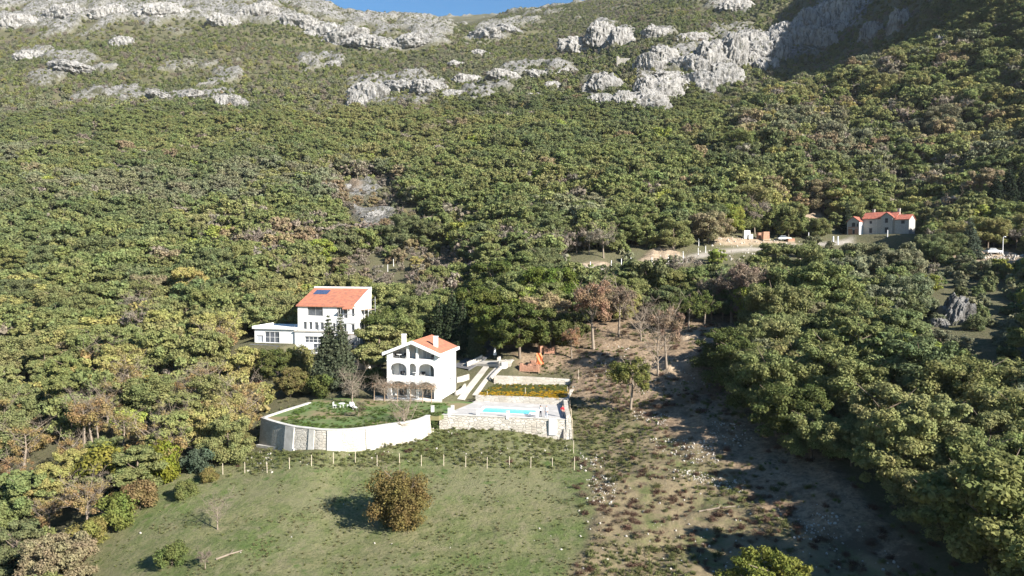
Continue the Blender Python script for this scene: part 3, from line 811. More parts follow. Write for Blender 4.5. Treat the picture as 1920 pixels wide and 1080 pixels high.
def zone(k):
    x, y, Y = cpx[k], cpy[k], cy[k]
    if x > 1330 and y > 900: return 'at the lower right corner of the photo'
    if x > 1560 and y > 720: return 'in the dense wood at the right edge'
    if x > 1300 and y > 720: return 'along the shaded edge of the cleared slope'
    if x > 1560 and y > 590: return 'in the wood just below the grey crag'
    if x > 1300 and y > 590: return 'at the upper end of the wood beside the cleared earth'
    if x > 1560 and y > 490: return 'below the white rubble heap and the street lamp'
    if x > 1330 and y > 400: return 'on the terraces left of the unfinished brick house'
    if x > 1330: return 'on the hill above the unfinished brick house'
    if x > 1020 and y > 520: return 'between the cleared earth and the hillside track'
    if x > 1020: return 'above the hillside track'
    if x > 700 and y > 520: return 'behind the arched house and pool'
    if x > 700: return 'on the hillside above the arched house'
    if x > 450 and y > 660: return 'between the big villa and the walled garden'
    if x > 450: return 'behind the big white villa'
    if y > 900: return 'at the lower left corner beside the meadow'
    if x > 250 and y > 760: return 'left of the walled garden'
    if y > 760: return 'in the thicket on the left edge of the photo'
    if x > 250 and y > 600: return 'in the wood just left of the big villa'
    if y > 600: return 'on the left slope far from the villa'
    return 'on the hillside above and left of the villa'
oc = [0]
for k in ind:
    f = fam[k]
    loc = (cx[k], cy[k], cz[k] - 0.15)
    kind = 'tree'
    if f in (6, 10): key = 'sparse%d' % (k % 3)
    elif low[k] or sc[k] < .55: key = 'shrub%d' % (k % 3)
    else: key = 'oak%d' % (k % 6)
    s = sc[k] * (1.6 if key[:2] == 'sh' else 1.0)
    nm = {'oa': 'oak_tree', 'sh': 'shrub', 'sp': 'bare_tree'}[key[:2]]
    word = 'shrub' if key[:2] == 'sh' else 'tree'
    ct = 'shrub' if word == 'shrub' else 'tree'
    z = zone(k)
    f_ = FAMW[f]
    add_tree(nm, key, loc, s, rot[k], tuple(tint[k]), '%s %s %s' % (FAMW[f], word, z), ct, '%s %ss %s' % (FAMW[f], word, z), sz=random.uniform(.88, 1.12))

# ---- the rest of the woods: one mass, built from points that each carry a tree
src = bpy.data.collections.new('tree_shapes')
for i in range(5):
    rr, hh = [(4.1, 8.2), (3.6, 8.8), (4.5, 7.8), (3.9, 8.4), (4.2, 9.0)][i]
    C, Rr = lobes(500 + i, rr, hh, 50, 0.08); v, q = leafy(None, C, Rr, 4600, 0.56, 0.64, 520 + i)
    tv, tq = limbs(540 + i, hh, rr, 4, sides=4)
    V, Q = join_np([(v, q), (tv, tq)])
    me = np_mesh('tree_shape_a%d' % i, V, Q, False, [M['leaf_far'], M['bark']], np.r_[np.zeros(len(q)), np.ones(len(tq))])
    src.objects.link(bpy.data.objects.new('tree_shape_a%d' % i, me))
for i in range(3):
    C, Rr = lobes(600 + i, 3.6, 7.0, 20, 0.12); v, q = leafy(None, C, Rr, 520, 0.85, 0.8, 620 + i, shell=.9, drop=False)
    tv, tq = limbs(640 + i, 7.5, 3.4, 8, .9, .7, 3, 2)
    V, Q = join_np([(v, q), (tv, tq)])
    me = np_mesh('tree_shape_b%d' % i, V, Q, False, [M['leaf_far'], M['bark_pale']], np.r_[np.zeros(len(q)), np.ones(len(tq))])
    src.objects.link(bpy.data.objects.new('tree_shape_b%d' % i, me))
for i in range(3):
    C, Rr = lobes(700 + i, 4.3, 6.2, 12, 0.05, 'bush'); v, q = leafy(None, C, Rr, 650, 1.35, 0.85, 720 + i)
    me = np_mesh('tree_shape_c%d' % i, v, q, False, [M['leaf_far']])
    src.objects.link(bpy.data.objects.new('tree_shape_c%d' % i, me))
def scatter(name, pts, rots, scales, tints, ids, coll, matl=None):
    me = bpy.data.meshes.new(name); me.vertices.add(len(pts)); me.vertices.foreach_set('co', np.ascontiguousarray(pts, np.float32).ravel())
    set_attr(me, 'rot', rots, typ='FLOAT_VECTOR'); set_attr(me, 'scl', scales, typ='FLOAT_VECTOR'); set_attr(me, 'idx', ids, typ='INT')
    set_attr(me, 'tint', np.c_[tints, np.ones(len(tints))], typ='FLOAT_COLOR')
    o = put(name, me)
    ng = bpy.data.node_groups.new(name, 'GeometryNodeTree')
    ng.interface.new_socket('Geometry', in_out='INPUT', socket_type='NodeSocketGeometry'); ng.interface.new_socket('Geometry', in_out='OUTPUT', socket_type='NodeSocketGeometry')
    N = ng.nodes; L = ng.links
    gi = N.new('NodeGroupInput'); go = N.new('NodeGroupOutput')
    ip = N.new('GeometryNodeInstanceOnPoints'); ci = N.new('GeometryNodeCollectionInfo')
    ci.inputs['Collection'].default_value = coll; ci.inputs['Separate Children'].default_value = True; ci.inputs['Reset Children'].default_value = True
    ip.inputs['Pick Instance'].default_value = True
    def na(nm, ty):
        a = N.new('GeometryNodeInputNamedAttribute'); a.data_type = ty; a.inputs['Name'].default_value = nm; return a.outputs['Attribute']
    L.new(gi.outputs[0], ip.inputs['Points']); L.new(ci.outputs[0], ip.inputs['Instance'])
    L.new(na('idx', 'INT'), ip.inputs['Instance Index'])
    e = N.new('FunctionNodeEulerToRotation'); L.new(na('rot', 'FLOAT_VECTOR'), e.inputs[0]); L.new(e.outputs[0], ip.inputs['Rotation'])
    L.new(na('scl', 'FLOAT_VECTOR'), ip.inputs['Scale'])
    L.new(ip.outputs[0], go.inputs[0])
    mod = o.modifiers.new('scatter', 'NODES'); mod.node_group = ng
    return o
R_ = ~ind_set & (cpx > -260) & (cpx < 2250)
n = R_.sum()
ids = np.where((fam[R_] == 6) | (fam[R_] == 10), 5 + (np.arange(n) % 3), np.where((cy[R_] > 520) | (sc[R_] < .5), 8 + (np.arange(n) % 3), np.arange(n) % 5))
s_ = sc[R_]; s3 = np.stack([s_, s_, s_ * (0.85 + 0.3 * rng.random(n))], 1)
rt = np.stack([np.zeros(n), np.zeros(n), rot[R_]], 1)
forest = scatter('forest', np.stack([cx[R_], cy[R_], cz[R_] - .3], 1), rt, s3, tint[R_], ids, src)
tag(forest, 'mixed green and brown woodland covering the mountain slopes', 'woodland', kind='stuff')
print('TREES', len(cx), 'mass', n)
# ------------------------------------------------------------------ buildings
def holed(name, outline, holes, thick, m, parent, origin=(0, 0, 0), axis='x'):
    """a wall with openings: outline and holes in (along, up); the outer face at origin, thickness going inwards (+y)"""
    cu = bpy.data.curves.new('w', 'CURVE'); cu.dimensions = '2D'; cu.fill_mode = 'BOTH'; cu.extrude = thick / 2
    for poly in [outline] + holes:
        sp = cu.splines.new('POLY'); sp.points.add(len(poly) - 1)
        for i, p in enumerate(poly): sp.points[i].co = (p[0], p[1], 0, 1)
        sp.use_cyclic_u = True
    ob = bpy.data.objects.new('w', cu); COL.objects.link(ob)
    bpy.context.view_layer.update()
    me = bpy.data.meshes.new_from_object(ob.evaluated_get(bpy.context.evaluated_depsgraph_get()))
    bpy.data.objects.remove(ob); bpy.data.curves.remove(cu)
    # (x, y, z) -> (x, -z.., y)
    if axis == 'x': mtx = Matrix(((1, 0, 0, origin[0]), (0, 0, -1, origin[1] + thick / 2), (0, 1, 0, origin[2]), (0, 0, 0, 1)))
    else: mtx = Matrix(((0, 0, -1, origin[0] + thick / 2), (1, 0, 0, origin[1]), (0, 1, 0, origin[2]), (0, 0, 0, 1)))
    me.transform(mtx); me.name = name
    me.materials.clear(); me.materials.append(m)
    me.update()
    return put(name, me, parent)

def arch(x0, x1, z0, z1, rise=None, n=12):
    """opening with an arched head; rise = height of the arch part"""
    w = (x1 - x0) / 2; rise = w if rise is None else rise
    c = (x0 + x1) / 2
    pts = [(x0, z0), (x1, z0)]
    for i in range(n + 1):
        t = math.pi * i / n; pts.append((c + w * math.cos(t), z1 - rise + rise * math.sin(t)))
    return pts
def rect(x0, x1, z0, z1): return [(x0, z0), (x1, z0), (x1, z1), (x0, z1)]

def window(parent, x0, x1, z0, z1, y, muls=1, glass='glass', fr='frame', d=0.10, name='window', bars=0, side=None):
    """frame with a pane; front face at y (faces -y); side='x' puts it on a wall that faces +x at x=y"""
    f = MB(); t = 0.07
    def b(a0, a1, c0, c1, e0, e1):
        if side == 'x': f.box(y - e1, y - e0, a0, a1, c0, c1)
        else: f.box(a0, a1, y + e0, y + e1, c0, c1)
    b(x0, x0 + t, z0, z1, 0, d); b(x1 - t, x1, z0, z1, 0, d); b(x0 + t, x1 - t, z1 - t, z1, 0, d); b(x0 + t, x1 - t, z0, z0 + t, 0, d)
    for i in range(1, muls + 1):
        xx = x0 + (x1 - x0) * i / (muls + 1); b(xx - t / 2, xx + t / 2, z0 + t, z1 - t, 0.003, d - .003)
    for i in range(1, bars + 1):
        zz = z0 + (z1 - z0) * i / (bars + 1); b(x0 + t, x1 - t, zz - .025, zz + .025, 0.006, d - .006)
    o = f.build(name, M[fr], parent)
    g = MB(); f = g
    b(x0 + t, x1 - t, z0 + t, z1 - t, d * .5, d * .5 + .02)
    g.build('pane', M[glass], o)
    return o

# ---- the arched house above the garden
hs = thing('arched_house', 'white three-storey house with arched loggias and clay tile gable roof', 'house', HOUSE_O, HOUSE_A)
Wd, Dp = 8.9, 9.6
# local frame: x from -Wd..0 along the front (0 = right corner), y into the house
ZF = [0.0, 3.35, 6.35]
eL, eR, rz_, rx_ = 7.75, 7.7, 9.55, -Wd * 0.50
def X(f): return -Wd + f
out = [(X(0), -1.0), (X(Wd), -1.0), (X(Wd), eR), (rx_, rz_), (X(0), eL)]
def zr(x): return eL + (rz_ - eL) * (1 - abs(x - rx_) / (Wd / 2))
holes = [arch(X(.55), X(3.45), .25, 3.0, 1.0), arch(X(3.85), X(5.05), .25, 2.95), arch(X(5.45), X(8.2), .25, 3.0, 1.0),
         arch(X(.55), X(3.45), 3.95, 6.0, .95), arch(X(3.85), X(5.05), 3.95, 6.0), arch(X(5.45), X(8.2), 3.95, 6.0, .95),
         [(X(.95), 6.75), (X(3.45), 6.75), (X(3.45), zr(X(3.45)) - .35), (X(.95), zr(X(.95)) - .35)],
         [(X(3.85), 6.75), (X(5.05), 6.75)] + [(X(4.45) + .6 * math.cos(t), 8.75 + .28 * math.sin(t)) for t in [math.pi * i / 8 for i in range(9)]],
         [(X(5.45), 6.75), (X(8.2), 6.75), (X(8.2), zr(X(8.2)) - .35), (X(5.45), zr(X(5.45)) - .35)]]
holed('front_wall', out, holes, 0.35, M['white'], hs)
# back wall of the loggias and outer walls
b = MB()
b.box(-Wd + .01, -.01, 2.0, 2.25, -1, 7.6)
b.prism([(-Wd + .01, 2.0), (-Wd + .01, 2.25), (rx_, 2.25), (rx_, 2.0)], 7.6, [eL - .05, eL - .05, rz_ - .05, rz_ - .05])
b.prism([(rx_, 2.0), (rx_, 2.25), (-.01, 2.25), (-.01, 2.0)], 7.6, [rz_ - .05, rz_ - .05, eL - .05, eL - .05])
b.build('loggia_wall', M['white'], hs)
b = MB(); b.box(-Wd, -Wd + .3, .35, Dp, -1, eL); b.box(-Wd + .3, -.3, Dp - .3, Dp, -1, eL); b.build('outer_wall', M['white'], hs)
holed('side_wall', [(.35, -1.0), (Dp, -1.0), (Dp, eR), (.35, eR)], [rect(4.4, 5.1, 6.1, 7.0), rect(4.4, 5.1, 4.5, 5.2), rect(5.9, 7.3, 1.0, 2.9), rect(2.8, 3.2, 2.4, 3.4)], 0.3, M['white'], hs, (-.3, 0, 0), 'y')
for (a, b_, c, d) in ((4.4, 5.1, 6.1, 7.0), (4.4, 5.1, 4.5, 5.2), (5.9, 7.3, 1.0, 2.9), (2.8, 3.2, 2.4, 3.4)): window(hs, a, b_, c, d, -.12, 0 if b_ - a < 1 else 1, side='x', fr='white_trim')
for i, z in enumerate(ZF[1:]):
    b = MB(); b.box(-Wd + .3, -.3, .35, 2.0, z - .0, z + .25); b.build('balcony_floor', M['concrete'], hs)
b = MB()
for z in (3.45, 6.28): b.box(-Wd - .04, .04, -.05, .0, z, z + .14)
b.build('string_course', M['white_trim'], hs)
# rear doors, curtains
for z, hgt in ((0.25, 2.2), (3.62, 2.1), (6.62, 1.7)):
    for x0, x1, g in ((X(1.3), X(2.9), 'curtain' if z > 1 else 'dark'), (X(4.1), X(4.85), 'glass'), (X(5.6), X(6.9), 'curtain' if z > 5 else 'glass')):
        if z > 3 and z < 4 and x0 > X(5): continue
        window(hs, x0, x1, z, min(z + hgt, zr((x0 + x1) / 2) - .6), 1.90, 1, g, 'white_trim', .09, 'balcony_door')
# interior shade wall between the rooms (the white curved partition)
b = MB(); b.box(X(7.2), X(7.35), .6, 1.9, 3.62, 6.1); b.build('partition', M['white'], hs)
# parapets of the two upper floors
# roof
ov = .45; th = .16; rk_ = (rz_ - eL) / (Wd / 2)
for sgn in (-1, 1):
    b = MB()
    xe = rx_ + sgn * (Wd / 2 + ov); ze = eL - rk_ * ov
    b.prism([(rx_, -.25), (xe, -.25), (xe, Dp + .2), (rx_, Dp + .2)], [rz_ + .04, ze + .04, ze + .04, rz_ + .04], [rz_ + th, ze + th, ze + th, rz_ + th])
    b.build('roof', M['tile'], hs)
b = MB()
for sgn in (-1, 1):
    xe = rx_ + sgn * (Wd / 2 + ov); ze = eL - rk_ * ov
    b.prism([(rx_, -.62), (xe, -.62), (xe, -.26), (rx_, -.26)], [rz_ - .3, ze - .3, ze - .3, rz_ - .3], [rz_ + .2, ze + .2, ze + .2, rz_ + .2])
    b.box(min(xe, xe + sgn * .14), max(xe, xe + sgn * .14), -.62, Dp + .25, ze - .32, ze + .2)
b.build('eaves_band', M['white_trim'], hs)
for (x, y, z0, z1) in ((-Wd + 2.0, 2.6, 8.2, 10.4), (-1.5, 3.2, 7.9, 10.1)):
    b = MB(); b.box(x - .3, x + .3, y - .3, y + .3, z0, z1); b.box(x - .36, x + .36, y - .36, y + .36, z1, z1 + .12); b.build('chimney', M['white_trim'], hs)
# stone-faced porch at ground level
b = MB(); b.box(-Wd + .3, -.3, .0 + .36, 1.99, -.4, .24); b.build('porch_floor', M['stone2'], hs)

def local(o, x, y, z=0):
    c, s = math.cos(o.rotation_euler[2]), math.sin(o.rotation_euler[2])
    return Vector((o.location[0] + x * c - y * s, o.location[1] + x * s + y * c, o.location[2] + z))

# ---- the big villa
vl = thing('villa', 'large white villa with shed roof of orange tiles and flat-roofed side wing', 'house', VILLA_O, HOUSE_A)
VW, VD = 12.7, 7.6; zE, zT = 9.5, 12.6; zl = 4.35
o_ = [(-VW, zl - .3), (0, zl - .3), (0, zE), (-VW, zE)]
def vx(px): return (px - 668.0) / 9.22      # photograph column on the front -> metres from the right corner
def vz(py): return 24 - 3.9 - (py - 475) / 1400 * 148 * 1.0
WN = [(571, 602, 575.5, 594), (630.5, 642, 577.5, 595.5), (643.5, 651, 578, 597), (659, 665, 578.5, 593.5)]
WM = [(561.5, 569, 605.5, 620.5), (573, 580, 605.5, 620.5), (584.5, 592, 606, 621), (596, 603.5, 606, 621), (621, 627, 607, 622), (632, 639, 607, 622), (644, 649, 608, 623), (658, 665, 608, 624)]
hl = [rect(vx(a), vx(b2), vz(d), vz(c)) for a, b2, c, d in WN + WM]
holed('front_wall', o_, hl, .3, M['white'], vl)
for i, (a, b2, c, d) in enumerate(WN + WM):
    window(vl, vx(a), vx(b2), vz(d), vz(c), .12, 1 if i in (0,) else 0, 'glass', 'frame' if i < 4 else 'white_trim', .08)
b = MB(); b.box(-VW, -VW + .3, .3, VD, -1, zE)
b.prism([(-VW, .3), (-VW + .3, .3), (-VW + .3, VD), (-VW, VD)], zE, [zE, zE, zT, zT])
b.box(-VW + .3, 0, VD - .3, VD, -1, zT); b.build('outer_wall', M['white'], vl)
holed('side_wall', [(.3, -1), (VD, -1), (VD, zT + .5), (.0, zE + .35), (0, zE), (.3, zE)], [rect(3.4, 4.2, 7.2, 8.4), rect(3.0, 4.5, 4.6, 6.6)], .3, M['white'], vl, (-.3 + .003, 0, 0), 'y')
window(vl, 3.4, 4.2, 7.2, 8.4, -.1, 0, side='x'); window(vl, 3.0, 4.5, 4.6, 6.6, -.1, 1, side='x')
b = MB(); b.prism([(-VW - .2, -.35), (-2.3, -.35), (-2.3, VD), (-VW - .2, VD)], [zE - .12, zE - .12, zT, zT], [zE + .1, zE + .1, zT + .22, zT + .22])
b.prism([(-2.297, -1.3), (-.32, -1.3), (-.32, VD), (-2.297, VD)], [zE - .45, zE - .45, zT, zT], [zE - .26, zE - .26, zT + .2, zT + .2])
b.build('roof', M['tile'], vl)
b = MB(); b.box(-VW - .25, 0, VD - .1, VD + .2, zT - .1, zT + .5); b.build('roof_parapet', M['white_trim'], vl)
for i in range(3):
    x0 = -VW + 1.0 + i * 1.05; y0, y1 = 4.6, 6.4; f_ = (zT - zE) / VD
    b = MB(); b.prism([(x0, y0), (x0 + .98, y0), (x0 + .98, y1), (x0, y1)], [zE + .25 + f_ * y0] * 2 + [zE + .25 + f_ * y1] * 2, [zE + .33 + f_ * y0] * 2 + [zE + .33 + f_ * y1] * 2); b.build('solar_panel', M['solar'], vl)
# lower storey, standing forward
low_h = rect
LW = [(569, 603, 632, 644), (586, 603, 646, 662), (612, 624, 634, 646)]
holed('lower_wall', [(-VW, -1.2), (-1.8, -1.2), (-1.8, zl), (-VW, zl)], [rect(vx(a) + .2, vx(b2) + .2, vz(d), vz(c)) for a, b2, c, d in LW], .3, M['white'], vl, (0, -1.3, 0))
for i, (a, b2, c, d) in enumerate(LW): window(vl, vx(a) + .2, vx(b2) + .2, vz(d), vz(c), -1.18, 3 if i == 0 else 1, 'glass', 'white_trim', .08, 'window', 1)
b = MB(); b.box(-VW - .1, -1.7, -1.45, -.003, zl, zl + .25); b.box(-VW, -1.8, -1.0, -.003, zl - .2, zl - .003); b.build('terrace_slab', M['concrete'], vl)
holed('shaded_wall', [(-1.797, -1.2), (0, -1.2), (0, zl - .31), (-1.797, zl - .31)], [rect(-1.4, -.5, .3, 2.4)], .3, M['shade_grey_render'], vl, (0, 0, 0)); window(vl, -1.4, -.5, .3, 2.4, .1, 0, 'dark', 'frame', .08, 'door')  # wall coloured grey to stand for shade from the trees
# side wing with a flat roof
b = MB(); wx0, wx1 = -VW - 9.2, -VW - .003
b.box(wx0, wx1, 6.0, 6.3, -1, 5.1); b.box(wx0, wx0 + .3, -.7, 6.0, -1, 5.1); b.build('wing_wall', M['white'], vl)
holed('wing_front', [(wx0, -1), (wx1, -1), (wx1, 4.75), (wx0, 4.75)], [rect(wx0 + 2.3, wx0 + 5.6, 1.95, 4.2), rect(wx0 + .4, wx0 + 1.9, 2.0, 3.4)], .3, M['white'], vl, (0, -1, 0))
window(vl, wx0 + 2.3, wx0 + 5.6, 1.95, 4.2, -.9, 2, 'glass', 'white_trim', .08, 'garage_door', 1)
window(vl, wx0 + .4, wx0 + 1.9, 2.0, 3.4, -.9, 0, 'curtain', 'white_trim', .08)
b = MB(); b.box(wx0 - .3, wx1, -1.4, 6.5, 4.76, 5.05); b.box(wx0 - .3, wx1, -1.4, -1.2, 5.05, 5.3); b.box(wx0 - .3, wx0 - .1, -1.2, 6.5, 5.05, 5.3); b.build('wing_roof', M['white_trim'], vl)

M['grey_dark'] = mat('grey_blockwork', (0.37, 0.355, 0.33), 0.9, (0.27, 0.26, 0.24), 2.5)
# ---- the unfinished brick house on the hill
fr = thing('brick_house', 'unfinished brick house on the hill with bright red tile roofs', 'house', FAR_O, R(-44)); fr.scale = (.68, .68, .68)
def gabled(prefix, x0, x1, y0, y1, z0, ze, zt, wallm, axis, roofm, wins, trims=True):
    """block with a gable roof; axis='y': ridge runs along y (gable faces the front)"""
    xc, yc = (x0 + x1) / 2, (y0 + y1) / 2
    if axis == 'y':
        holed('wall', [(x0, z0), (x1, z0), (x1, ze), (xc, zt), (x0, ze)], wins, .3, wallm, fr, (0, y0, 0))
        b = MB(); b.box(x0, x0 + .3, y0 + .3, y1, z0, ze); b.box(x0 + .3, x1 - .3, y1 - .3, y1, z0, ze); b.build('wall', wallm, fr)
        b = MB(); b.box(x1 - .3, x1, y0 + .3, y1, z0, ze); b.build('wall', M['white'], fr)  # sunlit side: its brightness is put into the colour by using white
        for s in (-1, 1):
            xe = xc + s * ((x1 - x0) / 2 + .4); zz = ze - .4 * (zt - ze) / ((x1 - x0) / 2)
            b = MB(); b.prism([(xc, y0 - .4), (xe, y0 - .4), (xe, y1 + .3), (xc, y1 + .3)], [zt + .02, zz + .02, zz + .02, zt + .02], [zt + .24, zz + .24, zz + .24, zt + .24]); b.build('roof', roofm, fr)
    else:
        holed('wall', [(x0, z0), (x1, z0), (x1, ze), (x0, ze)], wins, .3, wallm, fr, (0, y0, 0))
        b = MB(); b.box(x0 + .3, x1 - .3, y1 - .3, y1, z0, ze)
        for xx in (x0, x1 - .3):
            b.box(xx, xx + .3, y0 + .3, y1, z0, ze); b.prism([(xx, y0 + .3), (xx + .3, y0 + .3), (xx + .3, yc), (xx, yc)], ze, [ze + .1, ze + .1, zt, zt]); b.prism([(xx, yc), (xx + .3, yc), (xx + .3, y1), (xx, y1)], ze, [zt, zt, ze + .1, ze + .1])
        b.build('wall', wallm, fr)
        for s in (-1, 1):
            ye = yc + s * ((y1 - y0) / 2 + .4); zz = ze - .4 * (zt - ze) / ((y1 - y0) / 2)
            b = MB(); b.prism([(x0 - .3, yc), (x1 + .3, yc), (x1 + .3, ye), (x0 - .3, ye)], [zt + .02, zt + .02, zz + .02, zz + .02], [zt + .24, zt + .24, zz + .24, zz + .24]); b.build('roof', roofm, fr)
def far_windows(lst, y):
    for (a, b2, c, d) in lst: window(fr, a, b2, c, d, y + .1, 0, 'dark', 'frame', .08)
w1 = [(-3.0, -1.9, .3, 2.2)]; w1b = [(-1.2, -.3, 3.6, 5.2)]
gabled('left', -5.4, 0, -4.5, 5.5, -3.2, 6.2, 8.3, M['grey_dark'], 'y', M['tile_far'], [rect(*w) for w in w1] + [arch(-3.4, -1.7, 3.6, 5.7)] + [rect(*w) for w in w1b])
far_windows(w1 + w1b + [(-3.4, -1.7, 3.6, 5.7)], -4.5)
b = MB(); b.box(-5.45, .05, -4.56, -4.5, 2.85, 3.15); b.box(-5.45, .05, -4.56, -4.5, 5.85, 6.1); b.box(-5.45, -5.0, -4.56, -4.5, -3.2, 6.0); b.box(-.4, .05, -4.56, -4.5, -3.2, 6.0); b.build('concrete_band', M['concrete'], fr)
b = MB(); b.box(-5.0, -3.01, -4.54, -4.503, -3, 2.85); b.box(-1.89, -.4, -4.54, -4.503, -3, 2.85); b.box(-3.01, -1.89, -4.54, -4.503, -3, .3); b.box(-5.0, -.4, -4.54, -4.503, 3.15, 3.6); b.build('brick_infill', M['brick'], fr)
w2 = [(3.0, 4.3, .6, 3.0), (3.1, 4.2, 5.0, 6.4), (10.0, 11.6, .6, 3.2), (10.0, 11.4, 5.2, 7.4)]
gabled('main', .003, 14.6, 0, 9, -2.5, 7.4, 10.3, M['grey_dark'], 'x', M['tile_far'], [rect(*w) for w in w2 if w[3] < 7.3])
far_windows(w2[:3], 0)
gabled('dormer', 8.2, 13.4, -.7, 4, -2.5, 7.9, 9.9, M['grey_dark'], 'y', M['tile_far'], [rect(*w2[2]), rect(*w2[3])])
far_windows(w2[2:], -.7)
w3 = [(17.0, 18.6, 4.6, 6.2)]
gabled('right', 14.603, 20.4, -1, 8, -2.5, 6.6, 8.8, M['grey_dark'], 'x', M['tile_far'], [rect(*w) for w in w3]); far_windows(w3, -1)
b = MB(); b.box(.0, 14.6, -.06, 0, 3.7, 4.05); b.box(6.0, 6.4, -.055, 0, -2.5, 7.4); b.build('concrete_band', M['concrete'], fr)
for x, y, z in ((3.2, 5.0, 9.2), (14.4, 4.5, 9.2), (-5.0, 4, 6)):
    b = MB(); b.box(x - .5, x + .5, y - .5, y + .5, z, z + 2.6); b.box(x - .6, x + .6, y - .6, y + .6, z + 2.6, z + 2.8); b.build('chimney', M['concrete'], fr)

# ---- scaffold at the right flank of the villa
sf = thing('scaffold', 'steel scaffold with plank decks against the right corner of the villa', 'scaffold', local(vl, 0, 0, 0), HOUSE_A)
b = MB()
for x in (-2.4, -.4, 1.6):
    for y in (-2.9, -1.9): b.tube((x, y, -1.5), (x, y, 9.2 if x < 0 else 8.0), .05, n=6)
for y in (2.2, 5.6):
    for x in (.8, 1.7): b.tube((x, y, -1.5), (x, y, 11.2), .05, n=6)
for z in (2.0, 4.2, 6.4, 8.2):
    for y in (-2.9, -1.9): b.tube((-2.4, y, z), (1.6, y, z), .035, n=5)
    for x in (-2.4, -.4, 1.6): b.tube((x, -2.9, z), (x, -1.9, z), .035, n=5)
for z in (2.0, 4.2, 6.4, 8.6, 10.6):
    for x in (.8, 1.7): b.tube((x, 2.2, z), (x, 5.6, z), .035, n=5)
b.tube((-2.4, -2.9, -1), (1.6, -2.9, 4.2), .03, n=5); b.tube((1.6, -2.9, 4.2), (-2.4, -2.9, 8.0), .03, n=5)
b.build('pole_frame', M['metal'], sf)
for z in (2.05, 4.25):
    b = MB(); b.box(-2.3, 1.5, -2.8, -2.0, z, z + .06); b.build('plank_deck', M['wood'], sf)
for z in (8.65, 6.45):
    b = MB(); b.box(.1, 1.6, 2.3, 5.5, z, z + .07); b.build('plank_deck', M['wood'], sf)

# ------------------------------------------------------------------ walled garden, pool terrace, walls
def normals2(pts):
    out = []
    for i in range(len(pts)):
        a = pts[max(i - 1, 0)]; b = pts[min(i + 1, len(pts) - 1)]
        d = Vector((b[0] - a[0], b[1] - a[1])); d.normalize(); out.append(Vector((d.y, -d.x)))
    return out
def densify(pts, n):
    P_ = [Vector((p[0], p[1], p[2])) for p in pts]; out = []
    for i in range(len(P_) - 1):
        for k in range(n):
            t = k / n
            p0, p1, p2, p3 = P_[max(i - 1, 0)], P_[i], P_[i + 1], P_[min(i + 2, len(P_) - 1)]
            out.append(0.5 * ((2 * p1) + (p2 - p0) * t + (2 * p0 - 5 * p1 + 4 * p2 - p3) * t * t + (3 * p1 - p0 - 3 * p2 + p3) * t ** 3))
    out.append(P_[-1]); return out
def wall_strip(mb, pts, bot, thick, batter=0.0, top_off=0.0, m=0, side=1, out=0.0):
    """wall along a path of top points; outer side = right of the path * side"""
    n = len(pts); nn = normals2(pts); vs = []
    for i, p in enumerate(pts):
        q = nn[i] * side; zb = bot[i] if hasattr(bot, '__len__') else bot
        o = Vector((p[0], p[1])) + q * out
        e = o + q * batter; k = Vector((p[0], p[1])) - q * thick
        vs += [(e.x, e.y, zb), (o.x, o.y, p[2] + top_off), (k.x, k.y, p[2] + top_off), (k.x, k.y, zb)]
    fs = []
    for i in range(n - 1):
        for a in range(4):
            b = (a + 1) % 4; fs.append((i * 4 + a, i * 4 + b, (i + 1) * 4 + b, (i + 1) * 4 + a))
    fs += [(0, 1, 2, 3), ((n - 1) * 4 + 3, (n - 1) * 4 + 2, (n - 1) * 4 + 1, (n - 1) * 4)]
    return mb.add(vs, fs, m)
gp = densify(WALL_TOP[2:], 6); gp_l = densify(WALL_TOP[:3], 4)
gw = thing('garden_wall', 'curved white stone retaining wall around the garden lawn', 'wall', (0, 0, 0))
b = MB(); wall_strip(b, gp, -5.0, .45, .55, -.12)
b.build('stone_face', M['stone'], gw)
b = MB(); wall_strip(b, gp_l, -4.5, .35, .2, -.12); b.build('side_face', M['coping'], gw)
b = MB(); wall_strip(b, [Vector((p.x, p.y, p.z)) for p in gp], [p.z - .117 for p in gp], .55, 0, 0, out=.08)
wall_strip(b, gp_l, [p.z - .117 for p in gp_l], .45, 0, 0, out=.06); b.build('coping', M['coping'], gw)
nn = normals2(gp)
for k in (12, 20, 27, 37):
    q = nn[k]; a = gp[k]; t = Vector((-q.y, q.x)); w2_ = .9 if k != 20 else .45
    b = MB(); vs = []
    for s in (-w2_, w2_):
        c = Vector((a.x, a.y)) + t * s
        for (o, z) in ((.57 + .1, -5.0), (.10, .1)): vs.append((c.x + q.x * o, c.y + q.y * o, z))
        for (o, z) in ((.1, -5.0), (-.2, .1)): vs.append((c.x + q.x * o, c.y + q.y * o, z))
    b.add(vs, [(0, 1, 5, 4), (0, 2, 3, 1), (4, 5, 7, 6), (1, 3, 7, 5), (2, 6, 7, 3), (0, 4, 6, 2)]); b.build('buttress', M['coping'], gw)
